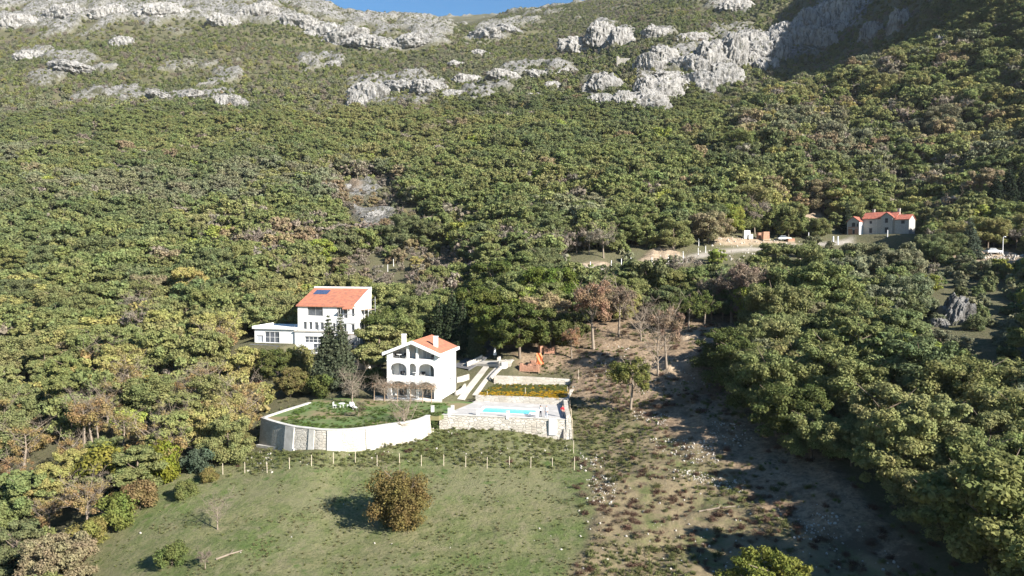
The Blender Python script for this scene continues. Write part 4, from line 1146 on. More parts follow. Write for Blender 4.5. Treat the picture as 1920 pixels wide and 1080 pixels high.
# lawn
M['lawn'] = mat('lawn_grass', (0.075, 0.135, 0.032), 0.95, (0.13, 0.15, 0.06), .35, 8, c3=(0.20, 0.16, 0.085), s3=.16, bump=.05, bscale=3, lo=.4, hi=.62)
b = MB()
inner = [Vector((p.x, p.y)) - nn[i] * .4 for i, p in enumerate(gp)]
lp = [(p.x, p.y) for p in inner] + [(p.x, p.y) for p in (G(823, 781), G(849, 770.5), G(888, 754.5), G(860, 752.8), G(822, 753.5), G(716, 749), G(640, 746), G(587, 749), G(583, 755))]
b.prism(lp, -.6, .02); tag(b.build('lawn', M['lawn']), kind='structure')
M['gravel'] = mat('pale_gravel', (0.50, 0.45, 0.38), .95, (0.38, 0.33, 0.27), 1.5, 8)
b = MB(); b.prism([(p.x, p.y) for p in (G(700, 750.5), G(829, 755), G(829, 746), G(700, 742))], -.5, .05); tag(b.build('terrace', M['gravel']), kind='structure')
# pool terrace
tw = thing('pool_terrace', 'paved pool terrace on a white stone retaining wall', 'terrace', (0, 0, 0))
dk = [(p.x, p.y) for p in DECK]
A_, B_, C_, D_ = [Vector((p.x, p.y)) for p in DECK]
def lerp(a, b, t): return a * (1 - t) + b * t
PO = [G(900, 772.6), G(1005, 777.6), G(1008, 767.6), G(909, 762.4)]
po = [Vector((p.x, p.y)) for p in PO]
pc = sum(po, Vector((0, 0))) / 4
rim = [pc + (p - pc) * 1.0 + (p - pc).normalized() * .38 for p in po]
# paving as four pieces round the pool
b = MB()
quad = [A_, B_, C_, D_]
for i in range(4):
    j = (i + 1) % 4; rr_ = [rim[0], rim[1], rim[2], rim[3]]
    b.prism([tuple(quad[i]), tuple(quad[j]), tuple(rr_[j]), tuple(rr_[i])], -.5, .0)
b.build('paving', M['deck'], tw)
b = MB(); dirv = (B_ - A_).normalized(); nrm = Vector((dirv.y, -dirv.x))
n_ = 14; tp = [Vector((*lerp(A_, B_, i / n_), 0.04)) for i in range(n_ + 1)]
wall_strip(b, tp, -4.2, .4, .25, -.08, out=.05); b.build('stone_face', M['stone2'], tw)
b = MB(); wall_strip(b, tp, -.077, .45, 0, .03, out=.12)
b.v = [(v[0], v[1], v[2] if v[2] > 0 else -.04) for v in b.v]; b.build('coping', M['coping'], tw)
# white panel, and a solid dark wedge coloured as the shade of a nook
def on_front(px): # parameter along the front edge at photograph column px
    best = min(range(401), key=lambda k: abs(topx(np.array([lerp(A_, B_, k / 400).x]), np.array([lerp(A_, B_, k / 400).y]), np.array([0.0]))[0][0] - px)); return best / 400
def panel(px0, px1, z0, z1, o, m, nm):
    b = MB(); p0 = lerp(A_, B_, on_front(px0)); p1 = lerp(A_, B_, on_front(px1))
    f = lambda p, oo: (p.x + nrm.x * oo, p.y + nrm.y * oo)
    b.prism([f(p0, o + .12), f(p1, o + .12), f(p1, -.05), f(p0, -.05)], z0, z1); return b.build(nm, m, tw)
panel(1030, 1044.5, -2.3, -.10, .22, M['white_trim'], 'door')
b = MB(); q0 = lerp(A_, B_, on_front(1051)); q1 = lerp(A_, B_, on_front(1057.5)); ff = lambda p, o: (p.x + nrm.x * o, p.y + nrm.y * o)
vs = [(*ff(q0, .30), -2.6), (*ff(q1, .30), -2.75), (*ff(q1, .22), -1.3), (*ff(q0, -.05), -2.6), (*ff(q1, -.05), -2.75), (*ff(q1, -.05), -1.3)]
b.add(vs, [(0, 1, 2), (3, 5, 4), (0, 3, 4, 1), (1, 4, 5, 2), (2, 5, 3, 0)]); b.build('nook_shade', M['dark'], tw)
# right flank wall with parapet
rp = [Vector((B_.x + .1, B_.y - .2, .55)), Vector((*lerp(B_, C_, .35), .6)), Vector((*lerp(B_, C_, .7), .7)), Vector((C_.x, C_.y, .95))]
b = MB(); wall_strip(b, rp, -4.2, .1, .35, 0, out=.55); b.build('flank_wall', M['stone'], tw)
# pool
pl = thing('swimming_pool', 'rectangular light blue swimming pool with white rim in the paved terrace', 'pool', (0, 0, 0))
b = MB(); rim2 = rim
for i in range(4):
    j = (i + 1) % 4; b.prism([tuple(rim[i]), tuple(rim[j]), tuple(po[j]), tuple(po[i])], -.45, .05)
b.build('rim', M['white_trim'], pl)
b = MB(); b.prism([tuple(p) for p in po], -.9, -.12); b.build('water', M['water'], pl)
b = MB()
pe = po[2]; 
for i in range(4):
    c = lerp(po[1], po[2], .35 + .02 * i); b.obox((c.x - .25 * i - .2, c.y), .25, 1.1, -.5, -.05 - .11 * i * 0, HOUSE_A)
b.build('step', M['white_trim'], pl)
# white pillars along the front edge
PILL = [(811, 761.5, 773, 'left end of the terrace beside the bare tree'), (842.5, 766, 777.5, 'short white pillar left of the pool terrace front'), (848.5, 761, 772, 'taller white pillar behind the short one at the terrace corner'),
        (896, 768, 778, 'white pillar by the left end of the pool'), (952, 771, 782, 'white pillar in front of the middle of the pool'), (1007.5, 770.5, 783.5, 'white pillar beside the people at the right end of the pool')]
for i, (px, y0, y1, lb) in enumerate(PILL):
    g = G(px, y1, 0.0); h_ = (y1 - y0) / 1400 * g.y * 1.02
    if i == 0: lb = 'white pillar at the left end of the terrace beside the bare tree'
    t = thing('pillar', lb, 'pillar', g, HOUSE_A, 'white pillars along the pool terrace')
    b = MB(); b.box(-.19, .19, -.19, .19, -.3, h_); b.build('shaft', M['white'], t)
    b = MB(); b.box(-.23, .23, -.23, .23, h_, h_ + .08); b.build('cap', M['coping'], t)
# raised bed behind the terrace
bw = [Vector((BED[0].x - .1, BED[0].y, .98)), Vector((*lerp(Vector(BED[0].xy), Vector(BED[1].xy), .5), 1.0)), Vector((BED[1].x, BED[1].y, 1.0)), Vector((BED[2].x + .3, BED[2].y, 1.0))]
o = MB(); wall_strip(o, densify(bw, 4), -.8, .4, .1, 0, out=.05)
tag(o.build('stone_wall', M['stone']), 'low white stone wall between the pool paving and the yellow flower bed', 'wall')
bk = [P(926, 704.5, 131), P(960, 705.5, 130.8), P(1000, 707, 130.6), P(1040, 709.5, 130.3), P(1071, 711.5, 130)]
o = MB(); wall_strip(o, bk, 0.2, .4, .1, 0); tag(o.build('stone_wall', M['stone']), 'long white stone retaining wall at the back of the flower bed', 'wall')
sd_ = [P(1074, 712, 130.2), P(1080, 715, 129), P(1078, 723, 126.5), P(1070, 733, 124), P(1062, 746, 121)]
o = MB(); wall_strip(o, densify(sd_, 3), -1.5, .25, .2, 0, side=-1, out=.3); tag(o.build('stone_wall', M['stone']), 'curving end wall joining the flower bed to the fence line', 'wall')
# ramp with two concrete tracks, low walls beside it
def drape(pxs, wdt, z_off=.06, n=6, mname='concrete', nm='path', ym=100):
    pts = [GP(a, b_, ym) for a, b_ in pxs]; pts = densify(pts, n); nn = normals2(pts); b = MB(); vs = []
    for i, p in enumerate(pts):
        q = nn[i]
        for s in (-1, 1):
            x, y = p.x + q.x * s * wdt / 2, p.y + q.y * s * wdt / 2; vs.append((x, y, max(hz(x, y), hz(p.x, p.y)) + z_off))
            vs.append((x, y, hz(x, y) - .4))
    fs = []
    for i in range(len(pts) - 1):
        a = i * 4; c = a + 4; fs += [(a, a + 2, c + 2, c), (a, c, c + 1, a + 1), (a + 2, a + 3, c + 3, c + 2)]
    b.add(vs, fs); return tag(b.build(nm, M[mname]), kind='structure')
drape([(864, 751), (880, 728), (898, 706), (912, 688)], 1.25)
drape([(890, 742), (905, 722), (920, 703), (936, 686)], .9)
drape([(868, 684), (900, 682), (940, 682), (962, 680)], 2.0, mname='concrete', ym=115)
drape([(862, 712), (900, 668), (930, 640)], 4.5, mname='asphalt', ym=138, nm='driveway', z_off=.1)
drape([(455, 662), (480, 672), (500, 690)], 5.5, mname='asphalt', ym=125, nm='driveway', z_off=.1)
def ground_wall(pxs, h_, lb, m='stone', th=.35, ym=100, n=3, below=1.2, lift=0):
    pts = [GP(a, b_, ym) for a, b_ in pxs]; pts = [Vector((p.x, p.y, p.z + h_ + lift)) for p in densify(pts, n)]
    o = MB(); wall_strip(o, pts, [p.z - h_ - below for p in pts], th, .05, 0); return tag(o.build('stone_wall', M[m]), lb, 'wall')
ground_wall([(857, 718), (868, 716), (880, 712)], 1.0, 'short stone wall right of the arched house')
ground_wall([(856, 742), (868, 736), (874, 727)], .7, 'stone wall at the foot of the ramp beside the arched house')
ground_wall([(876, 690), (900, 679), (905, 676)], 1.0, 'rubble wall with red earth above the ramp')
ground_wall([(920, 714), (932, 702), (944, 690), (950, 681)], .6, 'low white wall along the right side of the ramp')
ground_wall([(664, 694), (690, 692), (706, 688)], 1.6, 'pale retaining wall between the two villas', 'concrete', ym=120)
ground_wall([(452, 690), (470, 700), (492, 704)], 1.2, 'grey retaining wall below the driveway of the villa wing', 'concrete', ym=118)
ground_wall([(480, 838), (520, 843), (550, 846)], .3, 'broken concrete footing under the left end of the garden wall', 'coping', .8, ym=95)
# ------------------------------------------------------------------ fence posts
def post(px, py, h_, lb, grp, ym=60, r=.038, m='post', nm='fence_post', lean=0):
    p = GP(px, py, ym); t = MB(); l = random.uniform(-.05, .05) + lean
    t.tube((0, 0, -.4), (l, random.uniform(-.04, .04), h_), r, r * .9, 7)
    t.tube((l, 0, h_), (l, 0, h_ + .04), r * .9, r * .4, 7)
    o = t.build(nm, M[m]); o.location = p; return tag(o, lb, 'post', grp)
MP = [(418, 890), (459, 888), (501, 887), (543, 880), (584, 875), (625, 870), (666, 868), (707, 875), (749, 872), (790, 874), (832, 874), (873, 876), (913, 879), (955, 877), (995, 878), (1036, 879)]
WORDS = ['first', 'second', 'third', 'fourth', 'fifth', 'sixth', 'seventh', 'eighth', 'ninth', 'tenth', 'eleventh', 'twelfth', 'thirteenth', 'fourteenth', 'fifteenth', 'sixteenth', 'seventeenth', 'eighteenth', 'nineteenth', 'twentieth']
for i, (a, c) in enumerate(MP): post(a, c, 1.45, 'pale fence post, %s from the left in the row above the meadow' % WORDS[i], 'fence posts across the top of the meadow')
RP = [(1085, 690 + 22), (1064, 745), (1067, 758), (1069, 772), (1071, 788), (1072.5, 806), (1074, 826), (1075.5, 850), (1076.5, 882)]
for i, (a, c) in enumerate(RP): post(a, c, 1.75, 'pale fence post, %s from the top in the line right of the pool terrace' % WORDS[i], 'fence posts down the right side of the terrace')
TP = [(1068, 509), (1089, 507), (1107, 506), (1146, 502), (1165, 499), (1183, 497), (1222, 496), (1239, 493), (1253, 492), (1267, 490), (1281, 485), (1309, 478), (1323, 474), (1433, 473), (1454, 468), (1474, 467)]
for i, (a, c) in enumerate(TP): post(a, c, 1.9, 'white post, %s from the left along the hillside track' % WORDS[i], 'posts along the hillside track', 150, .1, 'white_trim')
UP = [(1110, 463), (1163, 455), (1218, 455), (1234, 450), (1250, 452), (1268, 455), (1310, 462)]
for i, (a, c) in enumerate(UP): post(a, c, 2.2, 'thin post, %s from the left on the bank above the hillside track' % WORDS[i], 'posts on the bank above the track', 170, .1, 'white_trim')
BP = [(727, 510), (794, 530), (970, 523), (738, 500)]
for i, (a, c) in enumerate(BP): post(a, c, 2.2, 'thin pale post, %s of those in the brush behind the villas' % WORDS[i], 'posts in the brush behind the villas', 140, .08, 'white_trim')
for a, c, lb in ((914, 745, 'thin yellow stake at the left in the flower bed'), (985, 738, 'thin yellow stake in the middle of the flower bed'), (964, 722, 'grey stake before the back wall of the flower bed')): post(a, c, 1.0, lb, 'stakes in the flower bed', 110, .04)
post(811, 800, .9, 'pale stake in front of the left end of the terrace wall', None, 95, .05)
# ------------------------------------------------------------------ building site beside the ramp
def brick_stack(px, py, nx, nz, ang, lb, ym=120, sx=.5):
    p = GP(px, py, ym); t = thing('brick_stack', lb, 'brick stack', p, ang, 'stacks of hollow bricks on the building site')
    b = MB()
    for x in (-.5, 0, .5): b.box(x * nx * sx - .05, x * nx * sx + .05, -.5, .5, -.15, .08)
    b.box(-nx * sx / 2 - .05, nx * sx / 2 + .05, -.55, .55, .08, .13); b.build('pallet', M['wood'], t)
    b = MB(); g = random.Random(int(px))
    for i in range(nx):
        for k in range(nz):
            if k == nz - 1 and g.random() < .4: continue
            for y in (-.27, .27):
                j = g.uniform(-.02, .02); b.box((i - nx / 2) * sx + .01, (i - nx / 2) * sx + sx - .01, y - .25 + j, y + .25 + j, .133 + k * .26, .133 + k * .26 + .25)
    b.build('bricks', M['brick'], t)
brick_stack(993, 698, 7, 5, HOUSE_A, 'wide stack of orange hollow bricks behind the flower bed wall')
brick_stack(1004, 688, 4, 4, HOUSE_A, 'small stack of hollow bricks just behind the wide one')
brick_stack(1030, 664, 4, 5, 0, 'brick stack at the foot of the tree by the orange sheet')
brick_stack(1018, 662, 3, 5, .3, 'darker brick stack in the shade behind the orange sheet')
p = GP(1014, 700, 120)
t = thing('pole', 'tall thin pole with an orange sheet near its top beside the brick stack', 'pole', p)
b = MB(); b.tube((0, 0, -1), (0, 0, 4.0), .06, .05, 8); b.build('mast', M['wood'], t)
b = MB(); vs = []
for i in range(7):
    for k in range(6):
        x = -.75 + 1.3 * k / 5 * (1 - .06 * i); z = 1.6 + 2.0 * i / 6; vs.append((x + .05 * math.sin(i * 2), -.1 + .12 * math.sin(k * 1.7 + i), z))
vs += [(x, y + .03, z) for x, y, z in vs]; fs = [(i * 6 + k, i * 6 + k + 1, i * 6 + k + 7, i * 6 + k + 6) for i in range(6) for k in range(5)]
b.add(vs, fs + [tuple(42 + q for q in f[::-1]) for f in fs]); b.build('sheet', M['orange'], t)
p = GP(948, 686, 118)
t = thing('rubble_skip', 'white stone block kiln with grey rubble beside the ramp top', 'masonry', p, HOUSE_A)
b = MB(); b.box(-1.1, 1.1, -.7, .7, -.6, .9); b.box(-1.5, -1.1, -.3, .8, -.6, 1.5); b.build('block', M['stone2'], t)
b = MB(); b.box(-.5, .5, -.95, -.703, -.5, .7); b.build('front_slab', M['white_trim'], t)
# closed parasol
p = GP(928, 671, 130); t = thing('parasol', 'closed white parasol at the shaded driveway', 'parasol', p)
b = MB(); b.tube((0, 0, -.2), (0, 0, 2.3), .03, n=6); b.build('pole', M['metal'], t)
b = MB()
for i in range(4): b.tube((0, 0, .55 + .4 * i), (0, 0, .95 + .4 * i), .36 - .08 * i, .28 - .08 * i, 10, caps=(i in (0, 3)))
b.build('canopy', M['white_trim'], t)
# ------------------------------------------------------------------ garden furniture
def chair(x, y, a, lb):
    t = thing('garden_chair', lb, 'chair', (x, y, .02), a, 'white chairs round the garden table'); b = MB(); b.box(-.24, .24, -.24, .24, .42, .46); b.build('seat', M['white_trim'], t)
    b = MB(); b.box(-.24, .24, .2, .24, .46, .95); b.build('backrest', M['white_trim'], t)
    for sx in (-.21, .21):
        for sy in (-.2, .2): b = MB(); b.tube((sx, sy, 0), (sx, sy, .42), .02, n=6); b.build('leg', M['white_trim'], t)
gt = G(641, 765, .02)
t = thing('garden_table', 'small white table on the lawn under the pale bush', 'table', gt); b = MB(); b.tube((0, 0, .70), (0, 0, .74), .5, n=16); b.build('tabletop', M['white_trim'], t)
for a in range(4): b = MB(); b.tube((.35 * math.cos(a * 1.57 + .8), .35 * math.sin(a * 1.57 + .8), 0), (.3 * math.cos(a * 1.57 + .8), .3 * math.sin(a * 1.57 + .8), .7), .025, n=6); b.build('leg', M['white_trim'], t)
chair(gt.x - 1.1, gt.y, 1.5, 'white chair left of the garden table'); chair(gt.x + 1.0, gt.y + .2, -1.4, 'white chair right of the garden table')
t = thing('sun_lounger', 'white sun lounger right of the garden table on the lawn', 'lounger', (gt.x + 1.9, gt.y - .5, .02), .5)
b = MB(); b.box(-.35, .35, -.9, .4, .28, .36); b.build('seat', M['white_trim'], t)
b = MB(); b.prism([(-.35, .4), (.35, .4), (.35, 1.0), (-.35, 1.0)], [.28, .28, .75, .75], [.36, .36, .83, .83]); b.build('backrest', M['white_trim'], t)
for sx in (-.3, .3):
    for sy in (-.8, .35): b = MB(); b.tube((sx, sy, 0), (sx, sy, .28), .025, n=6); b.build('leg', M['white_trim'], t)
def sit_chair(lb, o, x, y, z, a, grp):
    p = local(o, x, y, z); t = thing('armchair', lb, 'chair', p, a + HOUSE_A, grp)
    b = MB(); b.box(-.33, .33, -.3, .3, .2, .42); b.build('seat', M['frame'], t); b = MB(); b.box(-.33, .33, .22, .34, .42, .9); b.build('backrest', M['dark'], t)
    b = MB(); b.box(-.4, -.333, -.3, .3, .05, .6); b.box(.333, .4, -.3, .3, .05, .6); b.build('armrest', M['frame'], t)
    for sx in (-.28, .28):
        for sy in (-.25, .25): b = MB(); b.tube((sx, sy, 0), (sx, sy, .2), .03, n=6); b.build('leg', M['dark'], t)
sit_chair('dark wicker armchair at the left of the top loggia', hs, -7.6, 1.2, 6.6, .3, 'dark armchairs in the loggias')
sit_chair('grey armchair at the right of the left top loggia bay', hs, -6.3, 1.1, 6.6, -.6, 'dark armchairs in the loggias')
sit_chair('dark armchair in the right corner of the top loggia', hs, -1.2, 1.2, 6.6, -.2, 'dark armchairs in the loggias')
sit_chair('dark chair in the left arch of the middle loggia', hs, -6.6, 1.0, 3.6, .2, 'dark armchairs in the loggias')
sit_chair('dark chair left in the right arch of the middle loggia', hs, -3.0, 1.1, 3.6, .1, 'dark armchairs in the loggias')
def ltable(lb, x, y, z):
    p = local(hs, x, y, z); t = thing('round_table', lb, 'table', p); b = MB(); b.tube((0, 0, .7), (0, 0, .76), .55, n=16); b.build('tabletop', M['white_trim'], t); b = MB(); b.tube((0, 0, 0), (0, 0, .7), .06, n=8); b.tube((0, 0, 0), (0, 0, .04), .3, n=12); b.build('pedestal', M['white_trim'], t)
ltable('white round table in the left bay of the top loggia', -7.0, .9, 6.6); ltable('white round table in the narrow arch of the middle loggia', -4.4, 1.2, 3.6)
# ------------------------------------------------------------------ pergola in front of the arched house
pg = thing('pergola', 'rough timber pergola with bare vines in front of the arched house', 'pergola', HOUSE_O, HOUSE_A)
for x in (-10.2, -8.4, -6.2, -4.0, -1.9, -.4): b = MB(); b.tube((x, -2.3, -.3), (x + .05, -2.3, 2.3), .07, .06, 7); b.build('post', M['wood'], pg)
b = MB()
for y in (-2.3, -1.2): b.tube((-10.6, y, 2.32), (-.1, y, 2.36), .06, n=6)
for i in range(18): b.tube((-10.4 + i * .6, -2.6, 2.45), (-10.4 + i * .6, -.1, 2.5), .04, n=5)
b.build('beams', M['wood'], pg)
def twig_cloud(n, box, seed, ln=.7, r=.012):
    g = random.Random(seed); parts = []
    for _ in range(n):
        p = np.array([g.uniform(box[0], box[1]), g.uniform(box[2], box[3]), g.uniform(box[4], box[5])]); pts = [p]
        d = np.array([g.gauss(0, 1), g.gauss(0, .6), g.gauss(0, .7)]); d /= np.linalg.norm(d)
        for k in range(3): d = d + np.array([g.gauss(0, .5)] * 1 + [g.gauss(0, .5), g.gauss(0, .5)]); d /= np.linalg.norm(d); pts.append(pts[-1] + d * ln / 3)
        parts.append(tube_np(pts, [r, r, r * .8, r * .5], 3))
    return join_np(parts)
vv, vq = twig_cloud(620, (-10.4, -.2, -2.6, -.3, 2.2, 2.8), 5, 1.3, .02)
put('vines', np_mesh('vines', vv, vq, False, [M['bark_pale']]), pg)
M['dryleaf'] = mat('dry_leaves', (0.38, 0.22, 0.12), .9, (0.28, 0.17, 0.1), 3)
C = np.stack([np.linspace(-10, -.6, 9), np.full(9, -1.4), np.full(9, 2.6)], 1); lv, lq = leafy(None, C, np.full(9, .75), 500, .16, .35, 9, .9, False)
put('dry_leaves', np_mesh('dry_leaves', lv, lq, False, [M['dryleaf']]), pg)
# ------------------------------------------------------------------ people
def person(loc, rz, label, shirt, trousers, hair, pose, name='person'):
    t = thing(name, label, 'person', loc, rz, 'people standing on the pool terrace')
    vs = []; es = []; rs = []
    def v(p, r, par=None):
        vs.append(p); rs.append(r)
        if par is not None: es.append((par, len(vs) - 1))
        return len(vs) - 1
    pel = v((0, 0, .93), .135); wa = v((0, 0, 1.08), .12, pel); ch = v((0, -.01, 1.28), .15, wa); sh = v((0, 0, 1.42), .11, ch); nk = v((0, -.01, 1.50), .052, sh)
    hd = v((0, -.02, 1.60), .085, nk); hd2 = v((0, -.015, 1.70), .075, hd); v((0, -.11, 1.615), .018, hd)
    for s in (-1, 1): v((s * .088, 0, 1.62), .016, hd)
    for s, (e, w_) in zip((-1, 1), pose):
        s0 = v((s * .17, 0, 1.40), .062, sh); el = v(e, .043, s0); wr = v(w_, .030, el)
        d = (Vector(w_) - Vector(e)).normalized(); pm = Vector(w_) + d * .07; pi = v(tuple(pm), .034, wr)
        u = d.cross(Vector((0, 1, 0.2))).normalized()
        for k, (o, l) in enumerate(((-.03, .06), (-.01, .075), (.01, .07), (.028, .055))):
            a = pm + u * o + d * .03; b1 = v(tuple(a + d * l * .5), .009, pi); v(tuple(a + d * l + Vector((0, -.015, 0))), .008, b1)
        th = v(tuple(Vector(w_) + d * .04 - u * .045), .011, wr); v(tuple(Vector(w_) + d * .085 - u * .06), .009, th)
    for s in (-1, 1):
        hp = v((s * .09, 0, .88), .095, pel); kn = v((s * .11, -.02 * s, .48), .060, hp); an = v((s * .12, .03 * s, .09), .042, kn); v((s * .13, .03 * s - .14, .035), .038, an)
    me = bpy.data.meshes.new('body'); me.from_pydata(vs, es, [])
    o = bpy.data.objects.new('body', me); COL.objects.link(o)
    m = o.modifiers.new('s', 'SKIN'); sub = o.modifiers.new('u', 'SUBSURF'); sub.levels = 1; sub.render_levels = 1
    for i, r in enumerate(rs): me.skin_vertices[0].data[i].radius = (r, r)
    me.skin_vertices[0].data[0].use_root = True
    bpy.context.view_layer.update()
    m2 = bpy.data.meshes.new_from_object(o.evaluated_get(bpy.context.evaluated_depsgraph_get())); bpy.data.objects.remove(o)
    m2.name = 'body'; m2.materials.clear()
    for mm in (M['skin'], shirt, trousers, M['shoe']): m2.materials.append(mm)
    for p in m2.polygons:
        c = p.center; hand = min((c - Vector(pose[0][1])).length, (c - Vector(pose[1][1])).length)
        p.material_index = 0 if (c.z > 1.475 or hand < .17) else (3 if c.z < .08 else (2 if c.z < .97 and abs(c.x) < .26 else 1)); p.use_smooth = True
    put('body', m2, t)
    b = MB()
    for k in range(5):
        z0 = 1.60 + .035 * k; rr = [.098, .104, .10, .085, .05][k]; b.tube((0, .012, z0), (0, .010, z0 + .036), rr, [.104, .10, .085, .05, .012][k], 12, caps=False)
    b.v = [(x, y + (.03 if y < -.05 and z < 1.68 else 0), z) for x, y, z in b.v]
    b.build('hair', hair, t, True)
    return t
M['skin'] = mat('skin', (0.55, 0.33, 0.24), .6, (0.5, 0.3, 0.22), 5); M['shoe'] = mat('shoe_leather', (0.05, .045, .04), .6, (0.03, .03, .03), 4)
M['red_cloth'] = mat('red_cloth', (0.62, 0.02, 0.03), .8, (0.5, 0.02, .03), 6); M['white_cloth'] = mat('white_cloth', (0.78, 0.77, 0.76), .8, (0.66, .66, .68), 6)
M['dark_cloth'] = mat('dark_cloth', (0.045, 0.05, 0.07), .85, (0.03, .03, .045), 6); M['pale_cloth'] = mat('pale_denim', (0.55, 0.6, 0.68), .85, (0.45, .5, .6), 6)
M['hair_dark'] = mat('dark_hair', (0.05, 0.035, .025), .7, (0.03, .02, .015), 8); M['hair_brown'] = mat('brown_hair', (0.14, 0.08, .045), .7, (0.09, .05, .03), 8)
down = [((-.24, .02, 1.14), (-.25, -.08, .90)), ((.24, .02, 1.14), (.25, -.08, .90))]
phone = [((-.27, -.16, 1.22), (-.10, -.30, 1.42)), ((.27, -.16, 1.22), (.10, -.30, 1.42))]
hip = [((-.34, .04, 1.18), (-.17, -.10, 1.03)), ((.24, .0, 1.14), (.24, -.10, .92))]
def on_deck(px, py):
    g = G(px, py, .002); return g
person(on_deck(1055, 782), .3, 'person in a red jacket and black trousers at the right parapet', M['red_cloth'], M['dark_cloth'], M['hair_brown'], hip)
person(on_deck(1013.5, 782), 2.6, 'person in a white top and dark trousers by the pillar with arms raised', M['white_cloth'], M['dark_cloth'], M['hair_dark'], phone)
person(on_deck(1024.5, 783), -.6, 'person all in pale clothes standing between the other two', M['white_cloth'], M['pale_cloth'], M['hair_brown'], down)

# ------------------------------------------------------------------ cars
def car(loc, rz, paint, label):
    t = thing('parked_car', label, 'car', loc, rz, 'cars parked by the hill road')
    b = MB(); L_, W_ = 4.2, 1.7
    prof = [(-2.1, .35), (2.1, .35), (2.12, .62), (1.95, .82), (1.0, .95), (-1.9, .95), (-2.1, .8)]
    n = len(prof); vs = [(x, -W_ / 2, z) for x, z in prof] + [(x, W_ / 2, z) for x, z in prof]
    b.add(vs, [tuple(range(n)), tuple(range(2 * n - 1, n - 1, -1))] + [(i, n + i, n + (i + 1) % n, (i + 1) % n) for i in range(n)])
    b.build('body', paint, t, bevel=.05)
    b = MB(); pr = [(-1.75, .952), (.95, .952), (.25, 1.42), (-1.3, 1.44)]; n = 4
    vs = [(x, -(W_ / 2 - .08 - (.12 if z > 1.2 else 0)), z) for x, z in pr] + [(x, (W_ / 2 - .08 - (.12 if z > 1.2 else 0)), z) for x, z in pr]
    b.add(vs, [(0, 1, 2, 3), (7, 6, 5, 4)] + [(i, 4 + i, 4 + (i + 1) % 4, (i + 1) % 4) for i in range(4)]); b.build('windows', M['glass'], t)
    b = MB(); b.box(-1.3, .25, -.66, .66, 1.435, 1.475); b.build('roof', paint, t, bevel=.01)
    for x in (-1.3, 1.3):
        for y in (-.8, .8):
            b = MB(); b.tube((x, y - .1, .32), (x, y + .1, .32), .32, n=16); w = b.build('wheel', M['dark'], t)
            b = MB(); b.tube((x, y - .11, .32), (x, y + .11, .32), .17, n=12); b.build('rim', M['metal'], w)
    for y in (-.6, .6):
        b = MB(); b.box(2.03, 2.14, y - .16, y + .16, .62, .76); b.build('headlight', M['white_trim'], t)
M['car_red'] = mat('red_paint', (0.35, 0.02, 0.03), .3, (0.3, .02, .03), 2, spec=.6); M['car_white'] = mat('white_paint', (0.7, .7, .7), .3, (0.62, .62, .62), 2, spec=.6); M['car_blue'] = mat('grey_blue_paint', (0.25, .29, .38), .3, (0.2, .24, .32), 2, spec=.6)
for px, py, a, m_, lb in ((1470, 451, .05, 'car_white', 'white car parked on the track left of the brick house'), (1893, 441, .1, 'car_red', 'red car parked under the dark trees at the right edge'), (1860, 441, .2, 'car_blue', 'grey blue car left of the red car in the shade'), (1862, 477, .1, 'car_white', 'pale car behind the rubble heap by the street lamp')):
    p = GP(px, py, 150); car(p, a, M[m_], lb)
# pallets of material on the cut bank
for px, py, w_, h_, m_, lb in ((1399, 448, 1.2, 1.9, 'white_trim', 'tall white wrapped pallet on the earth bank'), (1406, 449, .8, 1.1, 'white_trim', 'low white wrapped pallet beside the tall one'), (1424, 449, .9, 1.5, 'brick', 'left one of the two brick pallets on the bank'), (1435, 449, 1.2, 1.7, 'brick', 'right one of the two brick pallets on the bank'), (1482, 453, 1.3, .6, 'brick', 'low brick pallet right of the white car')):
    p = GP(px, py, 150); t = thing('pallet_load', lb, 'pallet', p, .2, 'pallets on the earth bank'); b = MB(); b.box(-w_ * .9, w_ * .9, -.7, .7, -.3, .15); b.build('pallet', M['wood'], t)
    b = MB(); 
    for k in range(4): b.box(-w_ * .85 + .02 * k, w_ * .85 - .01 * k, -.65, .65, .153 + h_ * k / 4 * 1.3, .14 + h_ * (k + 1) / 4 * 1.3)
    b.build('load', M[m_], t)
# street lamps
def lamp(px, py, h_, lb):
    p = GP(px, py, 140); t = thing('street_lamp', lb, 'street lamp', p, 0); b = MB(); b.tube((0, 0, -.5), (0, 0, h_), .11, .07, 10); b.build('pole', M['white_trim'], t)
    b = MB(); b.tube((0, 0, h_), (.25, 0, h_ + .25), .05, n=8); b.tube((.25, 0, h_ + .25), (.6, 0, h_ + .22), .05, n=8); a = b.build('arm', M['white_trim'], t)
    b = MB(); b.tube((.5, 0, h_ + .12), (.5, 0, h_ + .32), .24, .12, 12); b.build('lamp_head', M['white_trim'], a)
lamp(1880, 478, 4.4, 'white street lamp standing at the rubble heap near the right edge')
post(1516, 452, 2.6, 'white post by the track left of the brick house', None, 170, .12, 'white_trim', 'post')
post(1664, 445, 2.0, 'white post in front of the brick house', None, 170, .15, 'white_trim', 'post')
for a, c in ((1562, 458), (1571, 458)): post(a, c, 2.4, '%s white gate pillar below the brick house' % ('left' if a < 1565 else 'right'), 'gate pillars below the brick house', 170, .25, 'white_trim', 'gate_pillar')
